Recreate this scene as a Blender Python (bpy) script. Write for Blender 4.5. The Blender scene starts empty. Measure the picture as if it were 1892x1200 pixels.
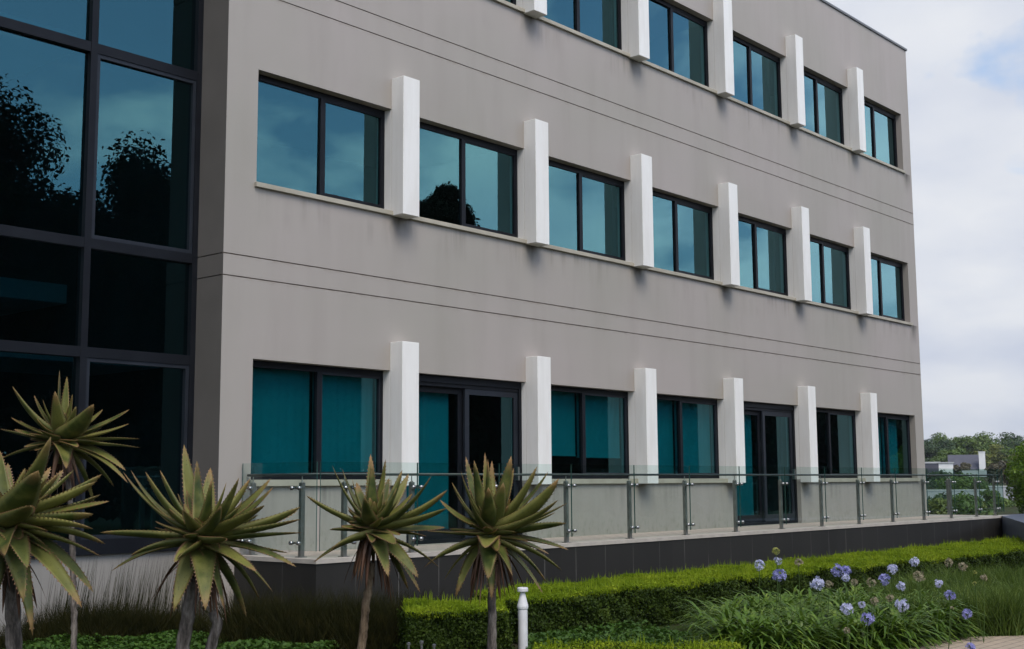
import bpy, bmesh, math, random
import numpy as np
from mathutils import Vector, Matrix
R = math.radians
sc = bpy.context.scene
COL = sc.collection
random.seed(7); rng = np.random.default_rng(11)

# ------------------------------------------------------------------ camera
YAW, PITCH, ROLL = 0.8534, 0.1252, -0.0065
CAM = Vector((-8.8895, -12.3122, 0.0097))
FPX = 2329.0
fw = Vector((math.sin(YAW)*math.cos(PITCH), math.cos(YAW)*math.cos(PITCH), math.sin(PITCH)))
rt = Vector((math.cos(YAW), -math.sin(YAW), 0)); up = rt.cross(fw)
cr = math.cos(ROLL)*rt + math.sin(ROLL)*up; cu = -math.sin(ROLL)*rt + math.cos(ROLL)*up
cam_d = bpy.data.cameras.new('camera'); cam = bpy.data.objects.new('camera', cam_d); COL.objects.link(cam)
cam.matrix_world = Matrix(((cr.x, cu.x, -fw.x, CAM.x), (cr.y, cu.y, -fw.y, CAM.y), (cr.z, cu.z, -fw.z, CAM.z), (0, 0, 0, 1)))
cam_d.sensor_width = 36; cam_d.lens = FPX/1892*36; cam_d.clip_end = 12000; cam_d.clip_start = .05
sc.camera = cam
def at(u, v, t):            # a point of the place, seen at photo pixel (u, v), t metres in front of the camera
    return CAM + (fw + cr*((u-946)/FPX) + cu*((600-v)/FPX))*t

# ------------------------------------------------------------------ sky, sun, exposure
SUN_EL, SUN_AZ = R(54), R(207)     # azimuth clockwise from +Y
w = bpy.data.worlds.new('World'); sc.world = w; w.use_nodes = True
nt = w.node_tree; N = nt.nodes; L = nt.links; N.clear()
out = N.new('ShaderNodeOutputWorld'); bg = N.new('ShaderNodeBackground'); L.new(bg.outputs[0], out.inputs[0])
sky = N.new('ShaderNodeTexSky'); sky.sky_type = 'NISHITA'; sky.sun_disc = False
sky.sun_elevation = SUN_EL; sky.sun_rotation = SUN_AZ; sky.air_density = 1.0; sky.dust_density = 1.4
bg.inputs[1].default_value = 0.15
tc = N.new('ShaderNodeTexCoord')
sep = N.new('ShaderNodeSeparateXYZ'); L.new(tc.outputs['Generated'], sep.inputs[0])
def wm(op, a, b=None, c=None, clamp=False):
    n = N.new('ShaderNodeMath'); n.operation = op; n.use_clamp = clamp
    for i, x in enumerate((a, b, c)):
        if x is None: continue
        if isinstance(x, (int, float)): n.inputs[i].default_value = x
        else: L.new(x, n.inputs[i])
    return n.outputs[0]
den = wm('ADD', wm('MAXIMUM', sep.outputs[2], 0.0), 0.22)
cmb = N.new('ShaderNodeCombineXYZ')
L.new(wm('DIVIDE', sep.outputs[0], den), cmb.inputs[0]); L.new(wm('DIVIDE', sep.outputs[1], den), cmb.inputs[1])
n1 = N.new('ShaderNodeTexNoise'); n1.inputs['Scale'].default_value = 2.3; n1.inputs['Detail'].default_value = 9; n1.inputs['Roughness'].default_value = .56
n1.inputs['Distortion'].default_value = .25
L.new(cmb.outputs[0], n1.inputs['Vector'])
# the cloud deck is thick towards the north-east (+X +Y), broken towards the south
side = wm('ADD', wm('MULTIPLY', sep.outputs[0], .35), wm('MULTIPLY', sep.outputs[1], .9))
thr = wm('SUBTRACT', wm('SUBTRACT', .525, wm('MULTIPLY', side, .165)), wm('MULTIPLY', wm('MAXIMUM', wm('SUBTRACT', .44, sep.outputs[2]), 0.0), .72))
cov = wm('MULTIPLY', wm('SUBTRACT', n1.outputs['Fac'], thr), 7.5, clamp=True)
n2 = N.new('ShaderNodeTexNoise'); n2.inputs['Scale'].default_value = 2.6; n2.inputs['Detail'].default_value = 6
L.new(cmb.outputs[0], n2.inputs['Vector'])
cr_ = N.new('ShaderNodeValToRGB'); L.new(n2.outputs['Fac'], cr_.inputs[0])
cr_.color_ramp.elements[0].position = .30; cr_.color_ramp.elements[0].color = (3.05, 3.3, 3.9, 1)
cr_.color_ramp.elements[1].position = .66; cr_.color_ramp.elements[1].color = (4.15, 4.25, 4.45, 1)
mix = N.new('ShaderNodeMix'); mix.data_type = 'RGBA'
L.new(cov, mix.inputs['Factor'])
# glow added to the south-east sky and clouds to brighten the window reflections
se_glow = wm('MULTIPLY', wm('MAXIMUM', wm('SUBTRACT', wm('SUBTRACT', wm('MULTIPLY', sep.outputs[0], .52), wm('MULTIPLY', sep.outputs[1], .85)), .5), 0.0), 2.0)
def gain(col, k):
    gn = N.new('ShaderNodeMix'); gn.data_type = 'RGBA'; gn.blend_type = 'MULTIPLY'; gn.inputs['Factor'].default_value = 1
    L.new(col, gn.inputs['A']); L.new(wm('ADD', 1.0, wm('MULTIPLY', se_glow, k)), gn.inputs['B']); return gn.outputs['Result']
L.new(gain(sky.outputs[0], 1.3), mix.inputs['A']); L.new(gain(cr_.outputs[0], 3.6), mix.inputs['B'])
L.new(mix.outputs['Result'], bg.inputs[0])
sd = bpy.data.lights.new('sun', 'SUN'); sun = bpy.data.objects.new('sun', sd); COL.objects.link(sun)
sd.energy = 1.75; sd.angle = R(30); sd.color = (1, .93, .80)
sdir = Vector((math.sin(SUN_AZ)*math.cos(SUN_EL), math.cos(SUN_AZ)*math.cos(SUN_EL), math.sin(SUN_EL)))
sun.rotation_euler = sdir.to_track_quat('Z', 'Y').to_euler()
vs = sc.view_settings; vs.view_transform = 'Standard'; vs.look = 'None'; vs.gamma = 1; vs.exposure = 0.42
sc.render.engine = 'CYCLES'
sc.cycles.max_bounces = 10; sc.cycles.transparent_max_bounces = 24; sc.cycles.caustics_reflective = False

# ------------------------------------------------------------------ material helpers
def M(name):
    m = bpy.data.materials.new(name); m.use_nodes = True; m.node_tree.nodes.clear(); return m
class G:
    def __init__(s, name):
        s.m = M(name); s.t = s.m.node_tree; s.out = s.n('ShaderNodeOutputMaterial')
    def n(s, t, **kw):
        x = s.t.nodes.new(t)
        for k, v in kw.items(): setattr(x, k, v)
        return x
    def l(s, a, b): s.t.links.new(a, b)
    def math(s, op, a, b=None, clamp=False):
        n = s.n('ShaderNodeMath', operation=op, use_clamp=clamp)
        for i, x in enumerate((a, b)):
            if x is None: continue
            if isinstance(x, (int, float)): n.inputs[i].default_value = x
            else: s.l(x, n.inputs[i])
        return n.outputs[0]
    def pos(s):
        return s.n('ShaderNodeTexCoord').outputs['Object']
    def map(s, v, scale):
        m = s.n('ShaderNodeMapping'); m.inputs['Scale'].default_value = scale; s.l(v, m.inputs[0]); return m.outputs[0]
    def noise(s, v, scale, detail=4, rough=.55):
        n = s.n('ShaderNodeTexNoise'); s.l(v, n.inputs['Vector'])
        n.inputs['Scale'].default_value = scale; n.inputs['Detail'].default_value = detail; n.inputs['Roughness'].default_value = rough
        return n.outputs['Fac']
    def ramp(s, f, stops):
        r = s.n('ShaderNodeValToRGB'); e = r.color_ramp.elements
        while len(e) < len(stops): e.new(.5)
        for i, (p, c) in enumerate(stops): e[i].position = p; e[i].color = (*c, 1)
        s.l(f, r.inputs[0]); return r.outputs[0]
    def mixc(s, f, a, b, mode='MIX'):
        m = s.n('ShaderNodeMix', data_type='RGBA', blend_type=mode)
        for k, x in (('Factor', f), ('A', a), ('B', b)):
            if isinstance(x, (int, float)): m.inputs[k].default_value = x
            elif isinstance(x, tuple): m.inputs[k].default_value = (*x, 1)
            else: s.l(x, m.inputs[k])
        return m.outputs['Result']
    def bsdf(s, col, rough=.6, metal=0, bump=None, bstr=.2, bdist=.01, spec=.5):
        b = s.n('ShaderNodeBsdfPrincipled'); b.inputs['Metallic'].default_value = metal
        b.inputs['Specular IOR Level'].default_value = spec
        if isinstance(col, tuple): b.inputs['Base Color'].default_value = (*col, 1)
        else: s.l(col, b.inputs['Base Color'])
        if isinstance(rough, (int, float)): b.inputs['Roughness'].default_value = rough
        else: s.l(rough, b.inputs['Roughness'])
        if bump is not None:
            k = s.n('ShaderNodeBump'); k.inputs['Strength'].default_value = bstr; k.inputs['Distance'].default_value = bdist
            s.l(bump, k.inputs['Height']); s.l(k.outputs[0], b.inputs['Normal'])
        return b
    def done(s, sh): s.l(sh.outputs[0] if hasattr(sh, 'outputs') else sh, s.out.inputs[0]); return s.m
def simple(name, c1, c2, scale=4, rough=.6, metal=0, bstr=.1, bdist=.005, spec=.5, detail=5):
    g = G(name); p = g.pos(); f = g.noise(p, scale, detail)
    return g.done(g.bsdf(g.ramp(f, [(.3, c1), (.7, c2)]), rough, metal, g.noise(p, scale*9, 3), bstr, bdist, spec))
def leafmat(name, c1, c2, c3, scale, trans=.25, rough=.5, spec=.3):
    g = G(name); p = g.pos(); f = g.noise(p, scale, 2, .6); f2 = g.noise(p, scale*.12, 2)
    col = g.mixc(g.math('MULTIPLY', f2, .8), g.ramp(f, [(.3, c1), (.52, c2), (.72, c3)]), c2)
    b = g.bsdf(col, rough, spec=spec); t = g.n('ShaderNodeBsdfTranslucent'); g.l(col, t.inputs[0])
    m = g.n('ShaderNodeMixShader'); m.inputs[0].default_value = trans; g.l(b.outputs[0], m.inputs[1]); g.l(t.outputs[0], m.inputs[2])
    return g.done(m)

# --- facade geometry constants (metres; z = 0 at the ground-floor sill)
P = 2.8; FA = 2.732; FW = .311; FD = .233; RV = .155
X0W, XRW, XR = .463, 19.52, 19.966
FLOORS = [(-.012, 1.90, 1.521), (3.633, 5.562, 5.132), (7.30, 9.194, 8.766)]   # fin bottom, fin top, lintel
GR = [2.497, 2.761, 6.119, 6.393]; ZR = 10.461
ZT, ZG = -.81, -1.65

def facade_mat():
    g = G('facade_stucco'); p = g.pos()
    big = g.noise(p, .35, 4, .5); mid = g.noise(g.map(p, (1.6, 1.6, .22)), 1.4, 5, .6); fine = g.noise(p, 60, 4, .7)
    col = g.ramp(big, [(.35, (.312, .290, .256)), (.65, (.345, .308, .285))])
    col = g.mixc(g.math('MULTIPLY', g.ramp(mid, [(.46, (0, 0, 0)), (.75, (1, 1, 1))]), .22), col, (.205, .185, .16))
    s = g.n('ShaderNodeSeparateXYZ'); g.l(p, s.inputs[0])
    wob = g.math('MULTIPLY', g.math('SUBTRACT', g.noise(g.map(p, (1, 1, .5)), 5, 4), .5), .30)
    # drip stains hanging below the foot of each fin
    xm = g.math('MODULO', g.math('ADD', s.outputs[0], -(FA+FW*.5)+P/2+P*3), P)
    u = g.math('ABSOLUTE', g.math('ADD', g.math('SUBTRACT', xm, P/2), wob))
    total = None
    for zb, k, ln in ((FLOORS[0][0], .75, .34), (FLOORS[1][0], .95, .55), (FLOORS[2][0], .95, .55)):
        dz = g.math('SUBTRACT', zb, s.outputs[2])
        a = g.math('MULTIPLY', g.math('GREATER_THAN', dz, -.02), g.math('SUBTRACT', 1, g.math('DIVIDE', g.math('MAXIMUM', dz, 0), ln), True))
        b = g.math('SUBTRACT', 1, g.math('DIVIDE', u, .23), True)
        m = g.math('MULTIPLY', g.math('MULTIPLY', g.math('POWER', a, 1.6), g.math('POWER', b, .8)), k)
        # thin run-off below the sills, everywhere
        a2 = g.math('MULTIPLY', g.math('GREATER_THAN', dz, -.02), g.math('SUBTRACT', 1, g.math('DIVIDE', g.math('MAXIMUM', dz, 0), .5), True))
        m2 = g.math('MULTIPLY', g.math('MULTIPLY', a2, g.ramp(g.noise(g.map(p, (7, 7, .4)), 1, 4), [(.45, (0, 0, 0)), (.72, (1, 1, 1))])), g.math('MULTIPLY', g.ramp(g.noise(g.map(p, (.9, .9, .9)), 1.0, 3), [(.42, (0, 0, 0)), (.62, (1, 1, 1))]), .6))
        m = g.math('MAXIMUM', m, m2)
        total = m if total is None else g.math('MAXIMUM', total, m)
    total = g.math('MULTIPLY', total, g.math('GREATER_THAN', s.outputs[0], .5))
    col = g.mixc(total, col, (.055, .05, .042))
    # splashed, mossy foot of the wall on the terrace
    ft = g.math('SUBTRACT', 1, g.math('DIVIDE', g.math('SUBTRACT', s.outputs[2], ZT), .42), True)
    sp = g.math('MULTIPLY', ft, g.ramp(g.noise(g.map(p, (6, 6, 3)), 2.4, 6, .7), [(.5, (0, 0, 0)), (.68, (1, 1, 1))]))
    col = g.mixc(g.math('MULTIPLY', sp, .55), col, (.13, .13, .085))
    for gz in GR:      # soft dirt collected along the grooves
        dg = g.math('SUBTRACT', 1, g.math('DIVIDE', g.math('ABSOLUTE', g.math('SUBTRACT', s.outputs[2], gz-.012)), .045), True)
        dn = g.ramp(g.noise(g.map(p, (2.2, 2.2, 9)), 2.0, 6, .7), [(.44, (0, 0, 0)), (.7, (1, 1, 1))])
        col = g.mixc(g.math('MULTIPLY', g.math('MULTIPLY', dg, dn), .5), col, (.15, .115, .09))
    # hairline dirt and pale patch repairs
    vein = g.noise(g.map(p, (.5, .5, 6)), 3.1, 8, .75)
    col = g.mixc(g.math('MULTIPLY', g.ramp(vein, [(.66, (0, 0, 0)), (.74, (1, 1, 1))]), .12), col, (.2, .18, .15))
    return g.done(g.bsdf(col, .85, 0, fine, .18, .004, .25))
def white_mat():
    g = G('white_painted_concrete'); p = g.pos()
    a = g.noise(g.map(p, (3, 3, .5)), 2.2, 5, .6); b = g.noise(p, 9, 5, .65)
    col = g.ramp(a, [(.38, (.685, .665, .63)), (.6, (.735, .72, .69))])
    col = g.mixc(g.math('MULTIPLY', g.ramp(b, [(.58, (0, 0, 0)), (.78, (1, 1, 1))]), .10), col, (.5, .47, .42))
    return g.done(g.bsdf(col, .75, 0, g.noise(p, 70, 3), .12, .003, .3))
def glass_mat(name, T, refl, r0, pw=1.0):
    g = G(name); p = g.pos()
    tr = g.n('ShaderNodeBsdfTransparent'); tr.inputs[0].default_value = (*T, 1)
    gl = g.n('ShaderNodeBsdfGlossy'); gl.inputs['Roughness'].default_value = .0
    lw = g.n('ShaderNodeLayerWeight'); lw.inputs[0].default_value = .5
    fz = g.math('POWER', lw.outputs['Facing'], 3.2)
    g.l(g.mixc(fz, refl, (.92, .95, .97)), gl.inputs[0])
    bu = g.n('ShaderNodeBump'); bu.inputs['Strength'].default_value = .025; bu.inputs['Distance'].default_value = .02
    g.l(g.noise(g.map(p, (1, 1, 1)), .9, 2), bu.inputs['Height']); g.l(bu.outputs[0], gl.inputs['Normal'])
    fac = g.math('ADD', r0, g.math('MULTIPLY', fz, (1-r0)*.8), True)
    m = g.n('ShaderNodeMixShader'); g.l(fac, m.inputs[0]); g.l(tr.outputs[0], m.inputs[1]); g.l(gl.outputs[0], m.inputs[2])
    return g.done(m)
def clear_glass(name, T):
    g = G(name)
    tr = g.n('ShaderNodeBsdfTransparent'); tr.inputs[0].default_value = (*T, 1)
    gl = g.n('ShaderNodeBsdfGlossy'); gl.inputs['Roughness'].default_value = .01; gl.inputs[0].default_value = (.9, 1, .97, 1)
    lw = g.n('ShaderNodeLayerWeight'); lw.inputs[0].default_value = .5
    fac = g.math('ADD', .04, g.math('MULTIPLY', g.math('POWER', lw.outputs['Facing'], 4), .6), True)
    m = g.n('ShaderNodeMixShader'); g.l(fac, m.inputs[0]); g.l(tr.outputs[0], m.inputs[1]); g.l(gl.outputs[0], m.inputs[2])
    return g.done(m)
def tile_mat():
    g = G('charcoal_tile'); p = g.pos(); s = g.n('ShaderNodeSeparateXYZ'); g.l(p, s.inputs[0])
    xy = g.math('ADD', s.outputs[0], s.outputs[1])
    cell = g.math('FLOOR', g.math('DIVIDE', g.math('ADD', xy, 50.33), .667))
    wn = g.n('ShaderNodeTexWhiteNoise', noise_dimensions='1D'); g.l(cell, wn.inputs['W'])
    fr = g.math('FRACT', g.math('DIVIDE', g.math('ADD', xy, 50.33), .667))
    zj = g.math('LESS_THAN', g.math('ABSOLUTE', g.math('SUBTRACT', s.outputs[2], -1.50)), .004)
    j = g.math('LESS_THAN', g.math('ABSOLUTE', g.math('SUBTRACT', fr, .5)), .0075)
    jw = g.math('MULTIPLY', g.math('MAXIMUM', j, zj), g.ramp(g.noise(p, 1.1, 3), [(.40, (.12, .12, .12)), (.62, (1, 1, 1))]))
    base = g.ramp(wn.outputs['Value'], [(0, (.014, .0132, .012)), (1, (.021, .0197, .018))])
    base = g.mixc(g.math('MULTIPLY', g.noise(g.map(p, (2, 2, .6)), 2, 5), .35), base, (.028, .0255, .022))
    col = g.mixc(g.math('MULTIPLY', jw, .75), base, (.15, .143, .13))
    return g.done(g.bsdf(col, .48, 0, g.noise(p, 40, 3), .08, .002, .3))
def ground_mat():
    g = G('lawn_soil'); p = g.pos()
    f = g.noise(p, 1.3, 6, .65); h = g.noise(p, 26, 5, .7)
    c = g.mixc(g.ramp(f, [(.42, (0, 0, 0)), (.6, (1, 1, 1))]), (.03, .024, .016), (.035, .06, .012))
    c = g.mixc(g.math('MULTIPLY', h, .5), c, (.02, .02, .008))
    return g.done(g.bsdf(c, .95, 0, h, .6, .04, .1))
def paving_mat(name, c1, c2, step):
    g = G(name); p = g.pos()
    b = g.n('ShaderNodeTexBrick'); g.l(p, b.inputs[0]); b.inputs['Scale'].default_value = 1/step
    b.inputs['Color1'].default_value = (*c1, 1); b.inputs['Color2'].default_value = (*c2, 1); b.inputs['Mortar'].default_value = (.09, .08, .07, 1)
    b.inputs['Mortar Size'].default_value = .012; b.offset = .5
    f = g.noise(p, 5, 5, .7)
    c = g.mixc(g.math('MULTIPLY', f, .4), b.outputs[0], (.2, .17, .13))
    return g.done(g.bsdf(c, .85, 0, g.noise(p, 50, 4), .2, .004))
def aloe_mat():
    g = G('aloe_leaf'); p = g.pos(); uv = g.n('ShaderNodeTexCoord').outputs['UV']
    s = g.n('ShaderNodeSeparateXYZ'); g.l(uv, s.inputs[0])
    body = g.ramp(g.noise(p, 7, 4), [(.32, (.016, .030, .005)), (.48, (.048, .064, .010)), (.74, (.16, .155, .04))])
    isl = g.n('ShaderNodeNewGeometry').outputs['Random Per Island']
    body = g.mixc(g.math('MULTIPLY', isl, .75), body, g.mixc(isl, (.016, .032, .005), (.21, .20, .048)))
    tip = g.math('ADD', s.outputs[0], g.math('MULTIPLY', g.math('SUBTRACT', g.noise(p, 5, 3), .5), .5))
    col = g.mixc(g.ramp(tip, [(.80, (0, 0, 0)), (1.06, (1, 1, 1))]), body, (.20, .12, .045))
    edge = g.math('POWER', g.math('ABSOLUTE', g.math('SUBTRACT', g.math('MULTIPLY', s.outputs[1], 2), 1)), 5)
    col = g.mixc(g.math('MULTIPLY', edge, .55), col, (.27, .22, .08))
    sp = g.n('ShaderNodeTexVoronoi'); g.l(p, sp.inputs['Vector']); sp.inputs['Scale'].default_value = 42
    col = g.mixc(g.math('MULTIPLY', g.math('LESS_THAN', sp.outputs['Distance'], .17), .6), col, (.04, .035, .015))
    bl = g.ramp(g.noise(p, 11, 5, .7), [(.63, (0, 0, 0)), (.72, (1, 1, 1))])
    col = g.mixc(g.math('MULTIPLY', bl, .45), col, (.13, .055, .022))
    return g.done(g.bsdf(col, .55, 0, g.noise(p, 35, 3), .3, .004, .3))
def trunk_mat(name, c1, c2, c3):
    g = G(name); p = g.pos()
    v = g.n('ShaderNodeTexVoronoi'); g.l(g.map(p, (1, 1, 1.6)), v.inputs['Vector']); v.inputs['Scale'].default_value = 26
    f = g.noise(g.map(p, (1, 1, .25)), 24, 5, .7)
    c = g.ramp(f, [(.34, c1), (.5, c2), (.66, c3)])
    c = g.mixc(g.math('MULTIPLY', g.ramp(v.outputs['Distance'], [(.0, (1, 1, 1)), (.35, (0, 0, 0))]), .3), c, c1)
    return g.done(g.bsdf(c, .9, 0, f, .8, .02, .2))
MAT = dict(
    facade=facade_mat(), white=white_mat(), tile=tile_mat(), ground=ground_mat(), aloe=aloe_mat(),
    dark_return=simple('dark_return_wall', (.11, .102, .092), (.135, .124, .113), 1.2, .85, 0, .1, .004, .25),
    groove=simple('groove_dirt', (.12, .09, .07), (.30, .25, .21), 7, .9),
    sill=simple('sill_stone', (.29, .265, .21), (.40, .365, .295), 2, .8),
    coping=simple('roof_coping', (.05, .05, .05), (.08, .08, .08), 3, .5),
    alu=simple('charcoal_aluminium', (.006, .007, .010), (.009, .0105, .014), 3, .5, 0, .02, .001, .12),
    alu_light=simple('grey_aluminium', (.012, .015, .021), (.018, .022, .030), 3, .5, .0, .02, .001, .2),
    win=glass_mat('tinted_window_glass', (.04, .33, .375), (.30, .74, .82), .095),
    curtain=glass_mat('tinted_curtain_glass', (.04, .16, .20), (.29, .72, .80), .09),
    clear=clear_glass('clear_balustrade_glass', (.80, .90, .87)),
    glass_edge=simple('glass_edge', (.02, .07, .06), (.04, .10, .085), 3, .2),
    steel=simple('brushed_steel', (.20, .19, .18), (.30, .29, .27), 8, .42, .75, .03, .001),
    steel_dark=simple('dark_steel', (.05, .055, .055), (.075, .08, .08), 8, .4, .5, .03, .001),
    chrome=simple('polished_steel', (.28, .28, .28), (.36, .36, .36), 8, .28, 1, .01, .001),
    blind=simple('blind_fabric', (.60, .61, .60), (.70, .70, .69), 2, .9),
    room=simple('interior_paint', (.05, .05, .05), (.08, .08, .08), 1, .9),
    slab=simple('interior_slab', (.34, .36, .36), (.42, .44, .44), 1, .8),
    paving=paving_mat('terrace_paving', (.42, .36, .30), (.36, .32, .27), .6),
    path=paving_mat('path_paving', (.42, .33, .24), (.36, .29, .215), .45),
    cope=simple('terrace_coping', (.34, .31, .27), (.44, .40, .35), 5, .8),
    base=simple('pale_base_render', (.20, .19, .175), (.26, .245, .225), 1.5, .85),
    bollard=simple('white_powder_coat', (.55, .55, .56), (.66, .66, .67), 6, .5),
    slate=simple('slate_blue_render', (.045, .055, .085), (.065, .075, .105), 3, .6),
    trunk1=trunk_mat('aloe_trunk_scarred', (.045, .03, .018), (.15, .105, .065), (.25, .19, .13)),
    trunk2=trunk_mat('aloe_trunk_grey', (.035, .03, .025), (.12, .10, .085), (.24, .21, .18)),
    bark=simple('bark', (.035, .026, .018), (.07, .055, .04), 6, .9, 0, .6, .03),
    dry=leafmat('dry_aloe_leaf', (.03, .015, .008), (.10, .045, .022), (.20, .12, .06), 5, .1),
    tooth=simple('aloe_tooth', (.12, .06, .025), (.2, .1, .04), 20, .5),
    hedge=leafmat('hedge_leaf', (.010, .020, .002), (.032, .056, .006), (.085, .125, .014), 6, .25, .6, .15),
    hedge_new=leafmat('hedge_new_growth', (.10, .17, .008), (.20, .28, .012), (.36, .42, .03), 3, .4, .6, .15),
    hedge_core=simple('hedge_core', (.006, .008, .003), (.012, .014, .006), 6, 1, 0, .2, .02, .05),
    cover=leafmat('ground_cover_leaf', (.02, .05, .006), (.045, .10, .012), (.10, .17, .03), 14, .3, .45),
    strap=leafmat('strap_leaf', (.018, .05, .005), (.085, .16, .014), (.30, .38, .07), 8, .3, .4, .4),
    stalk=leafmat('stalk_green', (.03, .06, .012), (.05, .09, .018), (.08, .12, .03), 6, .1),
    petal=leafmat('petal_violet', (.20, .20, .50), (.34, .34, .66), (.50, .50, .78), 30, .35, .5),
    petal_pale=leafmat('petal_pale_violet', (.42, .43, .68), (.58, .60, .80), (.72, .74, .88), 30, .35, .5),
    petal_faded=leafmat('petal_faded', (.20, .17, .10), (.34, .30, .20), (.46, .43, .36), 30, .3, .6),
    bud=leafmat('bud_yellow_green', (.24, .26, .06), (.36, .37, .10), (.48, .48, .18), 30, .3, .5),
    reed=leafmat('brown_reed', (.007, .009, .0015), (.018, .019, .004), (.055, .045, .012), 7, .2, .8, .1),
    fern=leafmat('soft_grass', (.03, .055, .008), (.08, .13, .018), (.20, .25, .05), 8, .3, .6),
    tree_a=leafmat('tree_leaf_mid', (.04, .07, .012), (.085, .14, .022), (.16, .21, .045), .5, .25),
    tree_b=leafmat('tree_leaf_dark', (.014, .034, .010), (.034, .066, .018), (.065, .105, .03), .5, .2),
    tree_c=leafmat('tree_leaf_yellow', (.07, .09, .014), (.14, .16, .03), (.21, .21, .05), .5, .25),
    tree_d=leafmat('tree_leaf_brown', (.05, .04, .025), (.09, .08, .045), (.13, .12, .06), .5, .2),
    tree_r=leafmat('tree_leaf_deep', (.006, .014, .004), (.012, .026, .007), (.022, .04, .012), .6, .1, .7, .1),
    topiary=leafmat('conifer_leaf', (.04, .09, .008), (.11, .20, .014), (.24, .33, .03), 7, .25),
    hill=simple('hill_grass', (.03, .05, .02), (.06, .085, .035), .06, .95),
    farhill=simple('far_hill_woods', (.04, .06, .05), (.06, .08, .06), .01, .95),
    roof=simple('slate_roof', (.055, .056, .075), (.075, .076, .098), 1, .7),
    plaster=simple('white_plaster', (.66, .66, .65), (.76, .76, .75), 1, .8),
    greyplaster=simple('grey_plaster', (.36, .37, .38), (.44, .45, .46), 1, .8),
    stems=simple('bare_wood', (.07, .06, .045), (.13, .11, .085), 12, .9),
)

# ------------------------------------------------------------------ mesh helpers
class MB:
    def __init__(s): s.v = []; s.f = []; s.uv = {}; s.mi = []
    def add(s, vs, fs, mi=0, uvs=None):
        o = len(s.v); s.v.extend([tuple(x) for x in vs])
        for f in fs: s.f.append(tuple(i+o for i in f)); s.mi.append(mi)
        if uvs is not None:
            for i, q in enumerate(uvs): s.uv[o+i] = q
    def box(s, a, b, mi=0):
        x0, y0, z0 = a; x1, y1, z1 = b
        s.add([(x0,y0,z0),(x1,y0,z0),(x1,y1,z0),(x0,y1,z0),(x0,y0,z1),(x1,y0,z1),(x1,y1,z1),(x0,y1,z1)],
              [(0,3,2,1),(4,5,6,7),(0,1,5,4),(1,2,6,5),(2,3,7,6),(3,0,4,7)], mi)
    def tube(s, pts, rad, n=10, cap=True, mi=0):
        pts = [Vector(p) for p in pts]; m = len(pts)
        rad = [rad]*m if isinstance(rad, (int, float)) else rad
        vs = []
        for i, p in enumerate(pts):
            t = (pts[min(i+1, m-1)]-pts[max(i-1, 0)]).normalized()
            a = t.cross(Vector((0, 0, 1)) if abs(t.z) < .9 else Vector((1, 0, 0))).normalized(); b = t.cross(a)
            for k in range(n):
                q = 2*math.pi*k/n; vs.append(p+(a*math.cos(q)+b*math.sin(q))*rad[i])
        fs = [(i*n+k, i*n+(k+1) % n, (i+1)*n+(k+1) % n, (i+1)*n+k) for i in range(m-1) for k in range(n)]
        if cap: fs += [tuple(range(n))[::-1], tuple((m-1)*n+k for k in range(n))]
        s.add(vs, fs, mi)
    def lathe(s, c, prof, n=20, mi=0):
        c = Vector(c); vs = []
        for r, z in prof:
            for k in range(n):
                q = 2*math.pi*k/n; vs.append(c+Vector((r*math.cos(q), r*math.sin(q), z)))
        m = len(prof)
        fs = [(i*n+k, i*n+(k+1) % n, (i+1)*n+(k+1) % n, (i+1)*n+k) for i in range(m-1) for k in range(n)]
        fs += [tuple(range(n))[::-1], tuple((m-1)*n+k for k in range(n))]
        s.add(vs, fs, mi)
    def build(s, name, mats, parent=None, smooth=False, bevel=0):
        me = bpy.data.meshes.new(name); me.from_pydata(s.v, [], s.f)
        mats = mats if isinstance(mats, (list, tuple)) else [mats]
        for m in mats: me.materials.append(MAT[m])
        if len(mats) > 1: me.polygons.foreach_set('material_index', s.mi)
        if s.uv:
            lay = me.uv_layers.new(name='UVMap')
            for l in me.loops: lay.data[l.index].uv = s.uv.get(l.vertex_index, (0, .5))
        if bevel:
            bm = bmesh.new(); bm.from_mesh(me); bmesh.ops.bevel(bm, geom=bm.edges[:], offset=bevel, segments=2, affect='EDGES', profile=.6); bm.to_mesh(me); bm.free()
        if smooth: me.polygons.foreach_set('use_smooth', [True]*len(me.polygons))
        o = bpy.data.objects.new(name, me); COL.objects.link(o)
        if parent is not None: link(o, parent)
        return o
def link(o, parent):
    o.parent = parent
    o.matrix_parent_inverse = Matrix.Translation(-abs_loc(parent))
def abs_loc(o):
    v = Vector(o.location)
    while o.parent is not None:
        v = v + o.parent.location + o.matrix_parent_inverse.translation; o = o.parent
    return v
def thing(name, label, cat, loc=(0, 0, 0), group=None):
    o = bpy.data.objects.new(name, None); COL.objects.link(o); o.location = loc; o.empty_display_size = .2
    return tag(o, label, cat, group)
def tag(o, label, cat, group=None, kind=None):
    if label: o['label'] = label
    if cat: o['category'] = cat
    if group: o['group'] = group
    if kind: o['kind'] = kind
    return o
def quads(name, V, mat, parent=None, n=4):
    """V: (k, n, 3) array of n-gons -> one mesh"""
    V = np.asarray(V, dtype=np.float32); k = V.shape[0]
    me = bpy.data.meshes.new(name); me.vertices.add(k*n); me.vertices.foreach_set('co', V.reshape(-1))
    me.loops.add(k*n); me.loops.foreach_set('vertex_index', np.arange(k*n, dtype=np.int32))
    me.polygons.add(k); me.polygons.foreach_set('loop_start', np.arange(0, k*n, n, dtype=np.int32)); me.polygons.foreach_set('loop_total', np.full(k, n, dtype=np.int32))
    me.update(calc_edges=True); me.validate()
    for m in (mat if isinstance(mat, (list, tuple)) else [mat]): me.materials.append(MAT[m])
    o = bpy.data.objects.new(name, me); COL.objects.link(o)
    if parent is not None: link(o, parent)
    return o
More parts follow.
